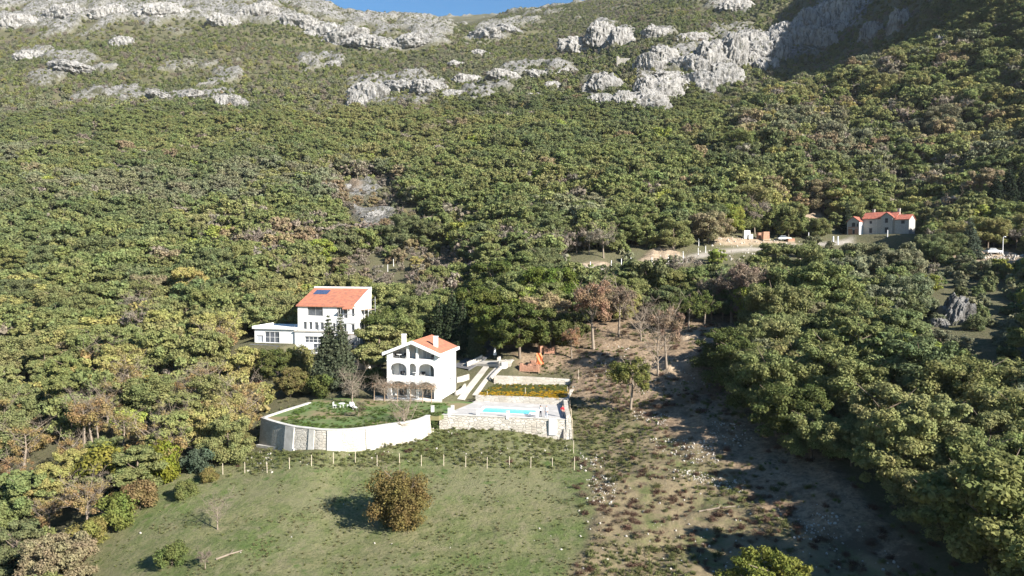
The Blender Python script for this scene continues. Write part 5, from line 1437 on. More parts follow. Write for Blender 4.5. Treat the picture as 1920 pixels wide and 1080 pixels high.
# ruin on the upper slope
p = GP(1166, 122, 400); t = thing('stone_ruin', 'small pale ruined stone hut high on the rocky slope', 'ruin', p, R(-20))
b = MB(); b.prism([(-3.6, -3), (-2.2, -3), (-2.2, 3), (-3.6, 3)], -4, [6.5, 6.3, 5.8, 6.2]); b.build('tower_wall', M['stone2'], t)
b = MB(); b.prism([(-2.197, -2.8), (7, -2.8), (7, -2.0), (-2.197, -2.0)], -6, [4.6, 4.0, 3.9, 4.5]); b.build('long_wall', M['stone2'], t)
b = MB(); b.prism([(6.2, -1.997), (7, -1.997), (7, 3), (6.2, 3)], -6, [3.6, 3.6, 2.2, 2.2]); b.build('end_wall', M['stone2'], t)
# ------------------------------------------------------------------ crags
def vn3(x, y, z, seed): 
    iz = np.floor(z); f = z - iz; f = f * f * (3 - 2 * f)
    a = vn(x + iz * 37.17, y + iz * 17.31, seed); b = vn(x + (iz + 1) * 37.17, y + (iz + 1) * 17.31, seed); return a * (1 - f) + b * f
def ico(sub):
    bm = bmesh.new(); bmesh.ops.create_icosphere(bm, subdivisions=sub, radius=1); V = np.array([v.co[:] for v in bm.verts]); Fq = np.array([[v.index for v in f.verts] for f in bm.faces]); bm.free(); return V, Fq
ICO5 = ico(6); ICO2 = ico(2)
def rock_material():
    m = bpy.data.materials.new('limestone'); m.use_nodes = True; t = m.node_tree; N = t.nodes; L = t.links; b = N['Principled BSDF']; b.inputs['Roughness'].default_value = .95; b.inputs['Specular IOR Level'].default_value = .1
    g = N.new('ShaderNodeNewGeometry')
    def nz(sc, lo, hi, st=(1, 1, 1)):
        mp = N.new('ShaderNodeMapping'); mp.inputs['Scale'].default_value = st; L.new(g.outputs['Position'], mp.inputs[0])
        n = N.new('ShaderNodeTexNoise'); n.inputs['Scale'].default_value = sc; n.inputs['Detail'].default_value = 9; n.inputs['Roughness'].default_value = .75; L.new(mp.outputs[0], n.inputs['Vector'])
        r = N.new('ShaderNodeMapRange'); r.inputs[1].default_value = lo; r.inputs[2].default_value = hi; L.new(n.outputs[0], r.inputs[0]); return r.outputs[0]
    def mx(f, a, c):
        x = N.new('ShaderNodeMix'); x.data_type = 'RGBA'; L.new(f, x.inputs[0])
        for s, v in ((6, a), (7, c)):
            if isinstance(v, tuple): x.inputs[s].default_value = (*v, 1)
            else: L.new(v, x.inputs[s])
        return x.outputs[2]
    c = mx(nz(.15, .35, .65), (.46, .445, .42), (.31, .30, .29)); c = mx(nz(.45, .47, .60, (1, 1, .28)), c, (.12, .115, .105)); c = mx(nz(.22, .58, .64), c, (.085, .09, .045))
    L.new(c, b.inputs['Base Color'])
    n = N.new('ShaderNodeTexNoise'); n.inputs['Scale'].default_value = .7; n.inputs['Detail'].default_value = 10; n.inputs['Roughness'].default_value = .8; L.new(g.outputs['Position'], n.inputs['Vector'])
    bp = N.new('ShaderNodeBump'); bp.inputs['Distance'].default_value = 2.0; L.new(n.outputs[0], bp.inputs['Height']); L.new(bp.outputs[0], b.inputs['Normal'])
    return m
M['rock'] = rock_material()
CR = []
for i in range(7):
    V, Fq = ICO5; V = V.copy(); f = 1.3
    n1 = 1 - np.abs(2 * vn3(V[:, 0] * 1.6 + i * 9, V[:, 1] * 1.6, V[:, 2] * .7, 3 + i) - 1)
    n2 = 1 - np.abs(2 * vn3(V[:, 0] * 4 + i * 5, V[:, 1] * 4, V[:, 2] * 1.6, 13 + i) - 1)
    n3 = vn3(V[:, 0] * 10 + i, V[:, 1] * 10, V[:, 2] * 5, 23 + i); n4 = vn3(V[:, 0] * 22 + i, V[:, 1] * 22, V[:, 2] * 14, 33 + i)
    n5 = 1 - np.abs(2 * vn3(V[:, 0] * 7 + i * 3, V[:, 1] * 7, V[:, 2] * 1.8, 53 + i) - 1)
    r = .50 + .40 * n1 + .34 * n2 + .24 * n5 + .16 * n3 + .13 * n4
    Q = np.round(vn3(V[:, 0] * 2.5, V[:, 1] * 2.5, V[:, 2] * 2.5 + i, 43) * 5) / 5
    V = V * (r + .30 * Q)[:, None]
    CR.append(np_mesh('rock_outcrop', V, Fq, False, [M['rock']], tris=True))
# column, row, width and height in photograph pixels, distance
CRAG = [(690, 175, 60, 48, 0), (745, 165, 70, 30, 0), (668, 190, 30, 34, 0), (810, 165, 60, 28, 0), (850, 178, 50, 22, 0), (880, 150, 50, 22, 0), (945, 140, 46, 20, 0), (1010, 140, 46, 18, 0), (1060, 135, 36, 16, 0),
        (425, 190, 28, 24, 0), (442, 192, 22, 22, 0), (410, 186, 16, 14, 0), (350, 178, 44, 18, 0), (300, 178, 40, 12, 0), (228, 80, 34, 26, 0), (625, 120, 22, 12, 0),
        (1090, 88, 60, 34, 0), (1130, 66, 54, 44, 0), (1165, 72, 44, 44, 0), (1235, 62, 44, 26, 0), (1300, 70, 56, 22, 0), (905, 66, 60, 26, 0), (950, 55, 44, 20, 0),
        (1215, 120, 36, 40, 0), (1250, 105, 50, 34, 0), (1290, 120, 56, 34, 0), (1335, 105, 50, 56, 0), (1375, 95, 44, 66, 0), (1410, 85, 50, 64, 0), (1350, 140, 60, 44, 0), (1300, 160, 60, 44, 0), (1250, 170, 60, 48, 0), (1215, 195, 60, 40, 0), (1180, 205, 40, 26, 0),
        (1460, 95, 36, 50, 0), (1480, 70, 40, 56, 0), (1520, 50, 50, 70, 0), (1575, 30, 50, 60, 0), (1600, 8, 40, 40, 0), (1545, 75, 36, 40, 0), (1690, 40, 30, 50, 0), (1640, 60, 40, 40, 0), (1440, 120, 36, 30, 0),
        (1130, 160, 50, 44, 0), (1125, 190, 44, 30, 0), (1000, 182, 30, 14, 0), (1035, 160, 30, 16, 0), (1768, 85, 18, 44, 0), (1380, 10, 56, 22, 0),
        (600, 60, 60, 30, 0), (640, 70, 70, 34, 0), (700, 80, 70, 26, 0), (770, 74, 60, 26, 0), (560, 40, 60, 30, 0), (480, 20, 60, 30, 0), (420, 40, 46, 24, 0), (60, 105, 50, 24, 0), (130, 122, 60, 18, 0), (300, 20, 60, 26, 0), (120, 24, 60, 30, 0), (35, 40, 50, 30, 0), (200, 20, 50, 24, 0),
        (1792, 588, 44, 72, 0), (1762, 606, 24, 24, 0), (652, 352, 18, 14, 0), (660, 388, 14, 12, 0), (700, 402, 34, 12, 0), (672, 425, 24, 12, 0), (860, 120, 30, 12, 0), (905, 100, 30, 12, 0)]
_g = random.Random(12); RIDGE = [(1170, 208), (1235, 165), (1290, 135), (1345, 120), (1400, 95), (1450, 85), (1500, 60), (1560, 35), (1610, 5)]
for i in range(26):
    t_ = i / 25 * 7.999; k_ = int(t_); a_, b_ = RIDGE[k_], RIDGE[k_ + 1]; f_ = t_ - k_
    CRAG.append((a_[0] + (b_[0] - a_[0]) * f_ + _g.uniform(-22, 22), a_[1] + (b_[1] - a_[1]) * f_ + _g.uniform(-18, 22), _g.uniform(34, 66), _g.uniform(24, 46), 0))
def crag_words(px, py):
    h = 'left' if px < 560 else ('middle' if px < 1080 else ('right' if px < 1440 else 'far right'))
    if py > 540: return 'in the wood at the right edge'
    if py > 300: return 'in the brushy clearing above the villas'
    if py < 60: v = 'just below the ridge line'
    elif py < 110: v = 'high on the slope'
    else: v = 'at the top of the woods'
    return '%s, %s of the photo' % (v, h)
g_ = random.Random(3)
for i, (px, py, w_, h_, _) in enumerate(CRAG):
    p = GP(px, py + h_ * .25, 100); k = p.y / F
    sx = w_ * k * .47; sz = h_ * k * .46; sy = max(sx, sz) * .55
    o = put('rock_outcrop', CR[i % 7]); o.location = p + Vector((0, sy * .55, sz * .05)); o.scale = (sx, sy, sz); o.rotation_euler = (g_.uniform(-.15, .25), g_.uniform(-.3, .3), g_.uniform(-.6, .6))
    sh_ = 'tall' if h_ > w_ else ('broad' if w_ > h_ * 2 else 'rugged')
    tag(o, '%s grey white limestone crag %s' % (sh_, crag_words(px, py)), 'rock', 'limestone crags ' + crag_words(px, py))
# ------------------------------------------------------------------ loose stones, grass and flowers: nobody could count them
src2 = bpy.data.collections.new('small_shapes')
V, Fq = ICO2
for i in range(3):
    Vr = V * (.7 + .6 * vn3(V[:, 0] * 1.5 + i * 4, V[:, 1] * 1.5, V[:, 2] * 1.5, 5))[:, None] * np.array([1, .8, .6]); src2.objects.link(bpy.data.objects.new('stone_shape_%d' % i, np_mesh('stone_shape_%d' % i, Vr, Fq, False, [M['pebble'] if 'pebble' in M else M['rock']], tris=True)))
M['pebble'] = mat('pale_stone', (.44, .41, .36), .95, (.33, .30, .26), 1.2)
for ob in src2.objects: ob.data.materials[0] = M['pebble']
def pick_pts(polys, n, ext=(-10, 1930), seed=1):
    """n points of the ground inside polygons of the photograph"""
    g = np.random.default_rng(seed); out = []
    for poly, m in polys:
        P_ = np.array(poly); x0, y0 = P_.min(0); x1, y1 = P_.max(0); c = 0; tries = 0
        while c < m and tries < 40:
            tries += 1
            px = g.uniform(x0, x1, 400); py = g.uniform(y0, y1, 400); k = inpoly(px, py, poly)
            for a, b in zip(px[k], py[k]):
                if c >= m: break
                q = GP(a, b, 50, 400)
                out.append((q.x, q.y, q.z)); c += 1
    return np.array(out)
STN = [([(1215, 820), (1330, 825), (1350, 870), (1290, 870), (1230, 845)], 240), ([(1250, 880), (1300, 882), (1400, 905), (1390, 925), (1300, 905)], 220), ([(1120, 890), (1160, 895), (1150, 950), (1110, 940), (1100, 900)], 170),
       ([(1085, 850), (1140, 855), (1130, 880), (1085, 880)], 90), ([(1180, 770), (1260, 780), (1250, 800), (1190, 790)], 110), ([(1100, 700), (1300, 660), (1380, 640), (1360, 720), (1200, 740)], 300), ([(1130, 640), (1180, 650), (1200, 700), (1120, 690)], 120),
       ([(1080, 860), (1600, 960), (1700, 1075), (1090, 1075)], 230), ([(1480, 970), (1560, 960), (1580, 1010), (1500, 1020)], 90), ([(460, 840), (520, 850), (510, 890), (465, 890)], 90), ([(560, 850), (1070, 830), (1070, 860), (560, 875)], 70), ([(330, 930), (1070, 880), (1070, 1075), (150, 1075)], 20),
       ([(1330, 790), (1420, 800), (1400, 840), (1330, 830)], 90), ([(1300, 470), (1560, 465), (1560, 500), (1420, 505)], 150), ([(1820, 476), (1935, 478), (1935, 489), (1850, 488)], 240), ([(1320, 442), (1500, 448), (1500, 462), (1330, 466)], 120), ([(800, 800), (860, 806), (850, 815), (800, 812)], 40)]
pts = pick_pts(STN, 0, seed=4); n = len(pts); g = np.random.default_rng(8)
s = (.04 + .15 * g.random(n) ** 2.5) * np.where(pts[:, 1] > 160, 2.4, 1.0)
tag(scatter('loose_stones', pts + np.array([0, 0, .02]), g.random((n, 3)) * 6.28, np.repeat(s[:, None], 3, 1), np.ones((n, 3)), np.arange(n) % 3, src2), 'pale rubble scattered over the cleared slope and meadow', 'rubble', kind='stuff')
# grass and low weeds
src3 = bpy.data.collections.new('tuft_shapes')
for i in range(4):
    g = np.random.default_rng(30 + i); nb = 46; vs = []; qs = []
    for k in range(nb):
        a = g.random() * 6.28; r0 = g.random() * .28; l = .25 + .35 * g.random(); t = g.random() * .9; d = np.array([math.cos(a), math.sin(a), 0]); u = np.array([-math.sin(a), math.cos(a), 0]) * .028
        b0 = d * r0; m_ = b0 + d * t * l * .3 + np.array([0, 0, l * .6]); e = b0 + d * t * l * .9 + np.array([0, 0, l * .9])
        j = len(vs); vs += [b0 - u, b0 + u, m_ + u * .8, m_ - u * .8, m_ - u * .8, m_ + u * .8, e + u * .15, e - u * .15]; qs += [(j, j + 1, j + 2, j + 3), (j + 4, j + 5, j + 6, j + 7)]
    src3.objects.link(bpy.data.objects.new('tuft_shape_%d' % i, np_mesh('tuft_shape_%d' % i, np.array(vs), np.array(qs), False, [M['leaf_far']])))
for i in range(2):
    C, Rr = lobes(800 + i, .55, .7, 7, 0.0, 'bush'); v, q = leafy(None, C, Rr, 170, .13, .8, 810 + i); src3.objects.link(bpy.data.objects.new('tuft_shape_z%d' % i, np_mesh('tuft_shape_z%d' % i, v, q, False, [M['leaf_far']])))
x, y = jitter_grid(60, 150, .62, .8); z = H(x, y); px, py = topx(x, y, z); k = (inpoly(px, py, OPEN)) & (px > -20) & (px < 1940) & (py < 1130)
for poly in (LAWN, DECK, BED): k &= ~inpoly(x, y, [(p.x, p.y) for p in poly])
k &= ~((px > 690) & (px < 960) & (py < 765)) 
x, y, z, px, py = x[k], y[k], z[k], px[k], py[k]
cl = fbm(x / 7, y / 9, 91, 4); cl2 = fbm(x / 2.4, y / 2.4, 95, 3)
isg = inpoly(px, py, GRASS); rg = inpoly(px, py, ROUGH)
pr = np.where(isg, np.clip(.06 + 1.6 * (cl2 - .02), .04, .8) + .25 * (cl > .15), np.where(rg, .42 + .6 * cl, .13 + .4 * cl))
band = inpoly(px, py, [(460, 845), (620, 850), (800, 800), (1068, 815), (1075, 880), (560, 875), (430, 895)])
pr = np.where(band, .55 + .6 * cl2, pr)
k = rng.random(len(x)) < pr; x, y, z, cl, cl2, isg, rg, band = [a[k] for a in (x, y, z, cl, cl2, isg, rg, band)]; n = len(x)
tn = np.where((cl2 > .25)[:, None], A(.17, .165, .08), A(.14, .16, .06)); tn = np.where(((cl < -.15) & rg)[:, None], A(.15, .105, .07), tn); tn = np.where(((cl > .35) & ~band)[:, None], A(.13, .145, .06), tn)
tn = np.where((band & (rng.random(n) < .5))[:, None], A(.15, .165, .065), tn); tn = tn * (.8 + .4 * rng.random((n, 1)))
s = np.where(band, .75, np.where(isg, .40, .72)) * (.6 + .8 * rng.random(n))
ids = np.where(rng.random(n) < np.where(band, .6, np.where(rg, .30, .05)), 4 + (np.arange(n) % 2), np.arange(n) % 4)
tag(scatter('grass', np.stack([x, y, z], 1), np.stack([0 * x, 0 * x, rng.random(n) * 6.28], 1), np.stack([s, s, s * .8], 1), tn, ids, src3), 'rough grass and weeds on the meadow and cleared slope', 'grass', kind='stuff')
print('TUFTS', n)
# dry brush and cut scrub on the cleared ground
src4 = bpy.data.collections.new('brush_shapes')
for i in range(4):
    g = random.Random(60 + i); parts = []
    for _ in range(46):
        a = g.random() * 6.28; r0 = g.random() * .7; p0 = np.array([r0 * math.cos(a), r0 * math.sin(a), 0]); d = np.array([g.gauss(0, .55), g.gauss(0, .55), .6 + g.random() * .6]); l = g.uniform(.4, 1.0)
        p1 = p0 + d * l * .5; parts.append(tube_np([p0, p1, p1 + (d + np.array([g.gauss(0, .5), g.gauss(0, .5), -.2])) * l * .4], [.022, .016, .008], 3))
    tv, tq = join_np(parts); C, Rr = lobes(860 + i, 1.0, .9, 7, 0.0, 'bush'); v, q = leafy(None, C, Rr, 220, .15, .7, 870 + i, .9, False); V_, Q_ = join_np([(tv, tq), (v, q)])
    src4.objects.link(bpy.data.objects.new('brush_shape_%d' % i, np_mesh('brush_shape_%d' % i, V_, Q_, False, [M['leaf_far']])))
x, y = jitter_grid(60, 165, 1.5, .8); z = H(x, y); px, py = topx(x, y, z); cl = fbm(x / 9, y / 7, 191, 4); cl2 = fbm(x / 4, y / 4, 195, 3)
dz_ = inpoly(px, py, DIRT) | inpoly(px, py, ROUGH) | ((px > 1080) & inpoly(px, py, OPEN)); bd = inpoly(px, py, [(460, 845), (620, 850), (800, 800), (1068, 815), (1075, 870), (560, 868), (430, 895)]); ed = inpoly(px, py, [(1400, 1100), (1330, 870), (1380, 700), (1500, 800), (1700, 960), (1900, 1100)])
k = ((dz_ & (cl > .02) & (rng.random(len(x)) < .55)) | (dz_ & (rng.random(len(x)) < .07)) | (bd & (cl2 > 0) & (rng.random(len(x)) < .5)) | (ed & (rng.random(len(x)) < .35))) & (px > -20) & (px < 1940)
for poly in (LAWN, DECK, BED): k &= ~inpoly(x, y, [(p.x, p.y) for p in poly])
k &= ~((px < 1075) & (py < 800))
x, y, z, cl, cl2, bd = [a[k] for a in (x, y, z, cl, cl2, bd)]; n = len(x); r_ = rng.random(n)
tn = np.where((r_ < .45)[:, None], A(.13, .085, .06), np.where((r_ < .7)[:, None], A(.19, .15, .10), A(.12, .13, .055))); tn = np.where((bd & (r_ > .4))[:, None], A(.14, .16, .06), tn) * (.8 + .4 * rng.random((n, 1)))
s = (.35 + .6 * rng.random(n)) * np.where(bd, .8, 1)
tag(scatter('dry_brush', np.stack([x, y, z], 1), np.stack([0 * x, 0 * x, rng.random(n) * 6.28], 1), np.stack([s, s, s * .75], 1), tn, np.arange(n) % 4, src4), 'dry brown brush and cut scrub on the cleared slope', 'brush', kind='stuff')
# flower bed
bx = [p.x for p in BED]; by = [p.y for p in BED]; g = np.random.default_rng(77); m_ = 1500
x = g.uniform(min(bx), max(bx), m_); y = g.uniform(min(by), max(by), m_); k = inpoly(x, y, BED_POLY); x, y = x[k], y[k]; n = len(x)
fy_ = (y - min(by)) / (max(by) - min(by)); yel = (g.random(n) < np.where(fy_ < .42, .75, .12)) | ((x > 4.5) & (fy_ < .5) & (g.random(n) < .5))
tn = np.where(yel[:, None], A(.50, .34, .03), A(.14, .16, .05)); s = np.where(yel, .55, .6) * (.6 + .6 * g.random(n))
tag(scatter('yellow_flowers', np.stack([x, y, np.full(n, .82)], 1), np.stack([0 * x, 0 * x, g.random(n) * 6.28], 1), np.stack([s, s, s * .7], 1), tn, 4 + (np.arange(n) % 2), src3), 'yellow flowering plants in the raised bed above the pool', 'flowers', kind='stuff')
# weeds on the lawn edge
x = g.uniform(-33, -10, 2600); y = g.uniform(100, 120, 2600); k = inpoly(x, y, [(p[0], p[1]) for p in lp]); x, y = x[k], y[k]; d = segd(x, y, [(p.x, p.y) for p in gp]); cl = fbm(x / 3, y / 3, 99, 3); k = (d > .5) & (g.random(len(x)) < np.where(d < 3, .8, .25 + .6 * cl)); x, y, cl = x[k], y[k], cl[k]; n = len(x)
tn = np.where((cl > .1)[:, None], A(.10, .16, .04), A(.09, .12, .04)); s = .35 + .5 * g.random(n)
tag(scatter('lawn_weeds', np.stack([x, y, np.full(n, .02)], 1), np.stack([0 * x, 0 * x, g.random(n) * 6.28], 1), np.stack([s, s, s * .6], 1), tn, np.arange(n) % 6, src3), 'tall grass and weeds growing on the walled lawn', 'grass', kind='stuff')
# ------------------------------------------------------------------ single trees and bushes that the photo shows apart
def single(key, px, py, s, tint, label, name='oak_tree', cat='tree', ym=55, sz=1.0, rz=None, z=None):
    p = GP(px, py, ym) if z is None else G(px, py, z)
    return add_tree(name, key, p - Vector((0, 0, .1)), s, rz if rz is not None else random.random() * 6, tint, label, cat, None, sz)
# specially grown kinds
C, Rr = lobes(900, 3.5, 6.3, 110, 0.02, 'bush'); Rr *= .60; v, q = leafy(None, C, Rr, 26000, 0.19, 0.95, 901, shell=.9)
make_proto('dome', crown_mesh('dome_crown', v, q), np_mesh('dome_trunk', *limbs(902, 6.2, 2.9, 10, up=1.2, twigs=6, start=.1), True, [M['bark']]))
make_proto('bare', np_mesh('bare_twigs', *limbs(905, 7.2, 3.4, 12, .95, .9, 5, 16, .2), True, [M['bark_pale']]), np_mesh('bare_trunk', *limbs(905, 7.2, 3.4, 4, .5, .9, 6, 0, .3), True, [M['bark_pale']]))
C, Rr = lobes(910, 3.2, 9.8, 40, 0.38); v, q = leafy(None, C, Rr, 9000, 0.27, 0.85, 911, shell=.8)
make_proto('tall', crown_mesh('tall_crown', v, q), np_mesh('tall_trunk', *limbs(912, 9.4, 2.8, 8, .8, 1.0, 7, 4), True, [M['bark_pale']]))
C, Rr = lobes(915, 3.2, 10, 34, 0.40); v, q = leafy(None, C, Rr, 6500, 0.24, 0.85, 916, shell=.9, drop=False)
make_proto('russet', crown_mesh('russet_crown', v, q), np_mesh('russet_trunk', *limbs(917, 9.6, 3.2, 10, .9, 1.0, 7, 9), True, [M['bark_pale']]))
for i in range(2):
    v, q = cone_leaves(920 + i, 12, 2.6, 20, 13000, .36); make_proto('conifer%d' % i, crown_mesh('conifer_crown', v, q), np_mesh('conifer_trunk', *tube_np([(0, 0, -.4), (0, 0, 6), (0, 0, 11.2)], [.26, .17, .04], 7), True, [M['bark']]))
v, q = cone_leaves(930, 15, 2.4, 22, 11000, .42, power=.6, droop=.1); make_proto('cypress', crown_mesh('cypress_crown', v, q), np_mesh('cypress_trunk', *tube_np([(0, 0, -.4), (0, 0, 8), (0, 0, 14)], [.3, .2, .05], 7), True, [M['bark']]))
single('dome', 745, 988, 1.12, (.165, .130, .050), 'large round russet bush standing alone in the meadow', 'round_bush', 'bush', rz=1, sz=.98)
single('bare', 408, 993, .50, (.3, .25, .2), 'small leafless tree in the lower left of the meadow', 'bare_tree')
single('shrub0', 322, 1062, .62, (.12, .15, .05), 'small green bush near the bottom of the meadow', 'shrub', 'bush')
single('sparse1', 385, 1068, .25, (.19, .16, .12), 'dry brush heap beside the small green meadow bush', 'brush_heap', 'bush')
single('shrub1', 298, 905, 1.08, (.17, .19, .03), 'bright yellow green tree at the left edge of the meadow', 'shrub', 'bush', sz=1.3)
single('shrub2', 370, 885, .85, (.085, .115, .075), 'blue green shrub left of the first meadow fence post', 'shrub', 'bush')
single('tall', 1182, 768, .90, (.15, .16, .05), 'lone tall green tree with a bare trunk on the cleared slope')
single('russet', 1113, 655, 1.3, (.27, .18, .115), 'tall tree with russet dry leaves on the earth bank', 'russet_tree', sz=1.05)
single('russet', 1250, 690, .95, (.26, .19, .13), 'thin half bare tree with dry leaves on the cleared slope', 'russet_tree', sz=1.15)
single('bare', 1234, 705, 1.0, (.3, .25, .2), 'thin leafless tree left of its taller neighbour on the slope', 'bare_tree', sz=1.3)
single('russet', 1400, 612, 1.35, (.24, .185, .14), 'broad tree with dry pinkish brown crown at the top of the clearing', 'russet_tree')
single('russet', 1372, 606, 1.15, (.22, .17, .13), 'smaller dry brown tree left of the broad one', 'russet_tree')
single('russet', 1160, 628, 1.05, (.22, .17, .12), 'half bare brown tree at the back of the earth bank', 'russet_tree'); single('bare', 1202, 640, .95, (.3, .25, .2), 'leafless tree at the back of the earth bank', 'bare_tree'); single('oak4', 1080, 640, .7, (.12, .13, .05), 'small green oak at the left end of the earth bank'); single('russet', 1335, 600, .95, (.20, .17, .12), 'dry grey brown tree behind the pale bare bank', 'russet_tree')
single('russet', 1072, 672, .62, (.30, .19, .11), 'small orange brown tree above the building site', 'russet_tree')
single('oak1', 975, 672, 1.22, (.105, .125, .040), 'dense green oak behind the brick stacks'); single('oak3', 1035, 658, 1.12, (.115, .13, .045), 'green oak right of the dense one above the brick stacks')
single('oak2', 942, 655, 1.18, (.11, .13, .035), 'green oak leaning over the shaded driveway'); single('oak0', 900, 628, 1.3, (.10, .12, .035), 'tall oak behind the dark conifers')
single('oak2', 1020, 592, 1.42, (.115, .15, .035), 'bright green round oak above the building site'); single('oak4', 925, 580, 1.4, (.10, .125, .038), 'large green oak above the arched house')
single('oak5', 730, 655, 1.05, (.105, .125, .04), 'green oak between the villa and the arched house', ym=120); single('oak1', 765, 652, .8, (.12, .135, .045), 'smaller oak just left of the dark conifers', ym=120)
single('tall', 1290, 622, .85, (.125, .15, .05), 'light green slender tree at the upper edge of the clearing'); single('tall', 1320, 612, .8, (.11, .14, .045), 'darker slender tree right of the light green one')
for px, py, s, lb in ((824, 662, .95, 'left'), (848, 660, 1.08, 'middle'), (868, 664, .9, 'right')): single('conifer%d' % (px % 2), px, py, s, (.05, .068, .035), '%s one of the three dark conifers behind the arched house roof' % lb, 'conifer', ym=110)
single('conifer0', 892, 668, .72, (.12, .14, .07), 'slim pale green conifer right of the dark conifers', 'conifer', ym=110, sz=1.05)
single('conifer1', 617, 722, 1.12, (.085, .10, .06), 'left blue grey conifer in front of the villa', 'conifer', ym=110, sz=.92); single('conifer0', 640, 722, 1.05, (.085, .10, .06), 'right blue grey conifer in front of the villa', 'conifer', ym=110)
for px, py, s, lb in ((1866, 425, 1.15, 'left'), (1890, 425, 1.3, 'middle'), (1916, 425, 1.3, 'right')): single('cypress', px, py, s, (.035, .048, .03), '%s one of the dark cypresses at the right edge' % lb, 'cypress_tree', ym=150)
single('cypress', 1587, 440, .75, (.045, .06, .035), 'dark cypress left of the brick house', 'cypress_tree', ym=200, z=None)
single('conifer1', 1818, 486, 1.1, (.08, .10, .07), 'broad grey green conifer right of the brick house', 'conifer', ym=150, sz=.8)
single('shrub0', 475, 752, .85, (.26, .06, .035), 'red leaved shrub in the shade left of the garden', 'shrub', 'bush', ym=110)
single('oak5', 1435, 1190, .85, (.17, .185, .045), 'bright green tree crown at the bottom edge right of centre', ym=50)
single('bare', 757, 826, .85, (.3, .25, .2), 'leafless tree in front of the curved garden wall', 'bare_tree', ym=95)
single('bare', 660, 757, .72, (.3, .25, .2), 'bare grey tree beside the garden table', 'bare_tree', z=.05)
single('shrub1', 655, 745, .72, (.22, .20, .15), 'pale grey bush at the back of the lawn', 'shrub', 'bush', z=.05)
single('bare', 720, 752, .5, (.3, .25, .2), 'small bare tree at the left end of the pergola', 'bare_tree', z=.05)
single('sparse0', 672, 782, .30, (.16, .14, .09), 'low dry bush in the middle of the lawn', 'shrub', 'bush', z=.02)
single('shrub2', 812, 805, .42, (.08, .11, .04), 'dark shrub where the garden wall meets the terrace', 'shrub', 'bush', ym=95)
single('shrub0', 560, 735, .95, (.13, .15, .045), 'green bush at the back left corner of the lawn', 'shrub', 'bush', ym=110); single('oak3', 545, 745, .70, (.17, .15, .06), 'olive yellow tree left of the lawn', ym=110)
single('oak0', 520, 715, .78, (.12, .135, .045), 'green tree hiding the foot of the villa wing', ym=112); single('shrub1', 565, 700, 1.2, (.20, .20, .075), 'pale yellow green bush in front of the villa', 'shrub', 'bush', ym=115, sz=1.1)
single('shrub2', 600, 742, 1.0, (.115, .14, .045), 'green bush below the conifers', 'shrub', 'bush', ym=110); single('shrub0', 696, 722, .8, (.135, .16, .05), 'light green bush left of the arched house', 'shrub', 'bush', ym=110)
single('sparse2', 1395, 615, .8, (.26, .19, .14), 'dry tree behind the upper end of the wood', 'russet_tree')
for px, py, s, lb in ((1355, 700, .95, 'first'), (1385, 735, 1.0, 'second'), (1425, 775, 1.0, 'third'), (1478, 830, 1.02, 'fourth')): single('oak%d' % (px % 6), px, py, s, (.10, .12, .042), '%s oak from the top along the shaded edge of the clearing' % lb)
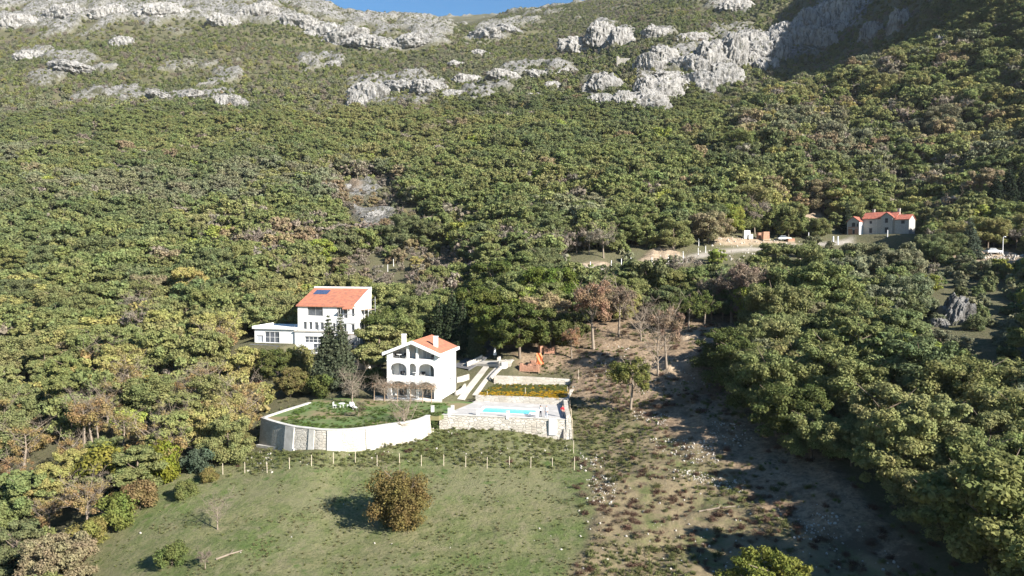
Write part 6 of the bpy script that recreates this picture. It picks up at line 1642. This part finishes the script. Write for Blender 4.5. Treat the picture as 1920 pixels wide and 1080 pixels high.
for px, py, key, s_, tn_, nm_, lb in ((432, 868, 'shrub0', .62, (.15, .16, .06), 'shrub', 'olive shrub just left of the first fence post'), (392, 905, 'shrub1', .5, (.19, .17, .06), 'shrub', 'small yellowish shrub under the blue green one'),
    (345, 935, 'shrub2', .6, (.15, .17, .06), 'shrub', 'green shrub at the meadow edge right of the bright yellow green tree'), (262, 955, 'shrub0', .95, (.20, .155, .07), 'shrub', 'orange brown shrub at the left meadow edge below the bright yellow green tree'),
    (215, 990, 'shrub1', 1.05, (.15, .18, .05), 'shrub', 'green shrub second along the left meadow edge'), (170, 1030, 'shrub2', 1.0, (.20, .19, .06), 'shrub', 'yellow green shrub third along the left meadow edge'), (120, 1070, 'shrub0', 1.0, (.20, .145, .09), 'shrub', 'reddish shrub at the lower end of the left meadow edge'),
    (40, 1085, 'sparse2', .62, (.24, .20, .17), 'bare_tree', 'pale bare tree in the very lower left corner'), (200, 920, 'shrub1', 1.5, (.19, .19, .04), 'shrub', 'big yellow green bush in the lower left thicket'), (330, 775, 'sparse0', .72, (.27, .19, .08), 'bare_tree', 'golden tree with thin leaves left of the garden'),
    (372, 800, 'sparse1', .7, (.24, .15, .09), 'bare_tree', 'rust tinted thin tree left of the garden'), (290, 760, 'oak4', .68, (.26, .21, .06), 'oak_tree', 'golden yellow tree in the thicket left of the garden'), (425, 800, 'sparse2', .6, (.25, .17, .09), 'bare_tree', 'tan bare tree near the left corner of the garden wall'), (452, 842, 'shrub2', .6, (.18, .17, .07), 'shrub', 'low shrub at the left corner of the garden wall')):
    single(key, px, py, s_, tn_, lb, nm_, 'shrub' if nm_ == 'shrub' else 'tree', ym=70)
# fallen logs and branches
for px, py, l, a, lb in ((430, 1042, 2.6, .5, 'pale fallen log lying in the lower left meadow'), (1345, 955, 4.2, .05, 'long thin pale branch on the burnt patch'), (1240, 650, 7.0, -.1, 'felled trunk lying on the earth bank')):
    p = GP(px, py, 60); o = MB(); v_ = Vector((math.cos(a), math.sin(a), 0)); h1 = hz(p.x - v_.x * l / 2, p.y - v_.y * l / 2) - p.z; h2 = hz(p.x + v_.x * l / 2, p.y + v_.y * l / 2) - p.z
    o.tube((-v_.x * l / 2, -v_.y * l / 2, h1 + .08), (0, .05, .1), .10, .09, 7); o.tube((0, .05, .1), (v_.x * l / 2, v_.y * l / 2, h2 + .08), .09, .05, 7); o.tube((0, .05, .1), (v_.x * l * .2 - .3, v_.y * l * .2 + .5, .3), .05, .02, 5)
    ob = o.build('fallen_log', M['bark_pale']); ob.location = p; tag(ob, lb, 'log')

# ------------------------------------------------------------------ air
b = MB(); b.box(-3400, 3400, -60, 2700, float(ZZ.min()) - 2, max(float(ZZ.max()), CAM_H) + 30)
hm = bpy.data.materials.new('haze'); hm.use_nodes = True; N = hm.node_tree.nodes; N.clear(); o = N.new('ShaderNodeOutputMaterial'); v = N.new('ShaderNodeVolumePrincipled')
v.inputs['Color'].default_value = (.80, .88, 1.0, 1); v.inputs['Density'].default_value = 0.000042; v.inputs['Anisotropy'].default_value = 0.1
hm.node_tree.links.new(v.outputs[0], o.inputs['Volume'])
tag(b.build('haze', hm), kind='stuff')
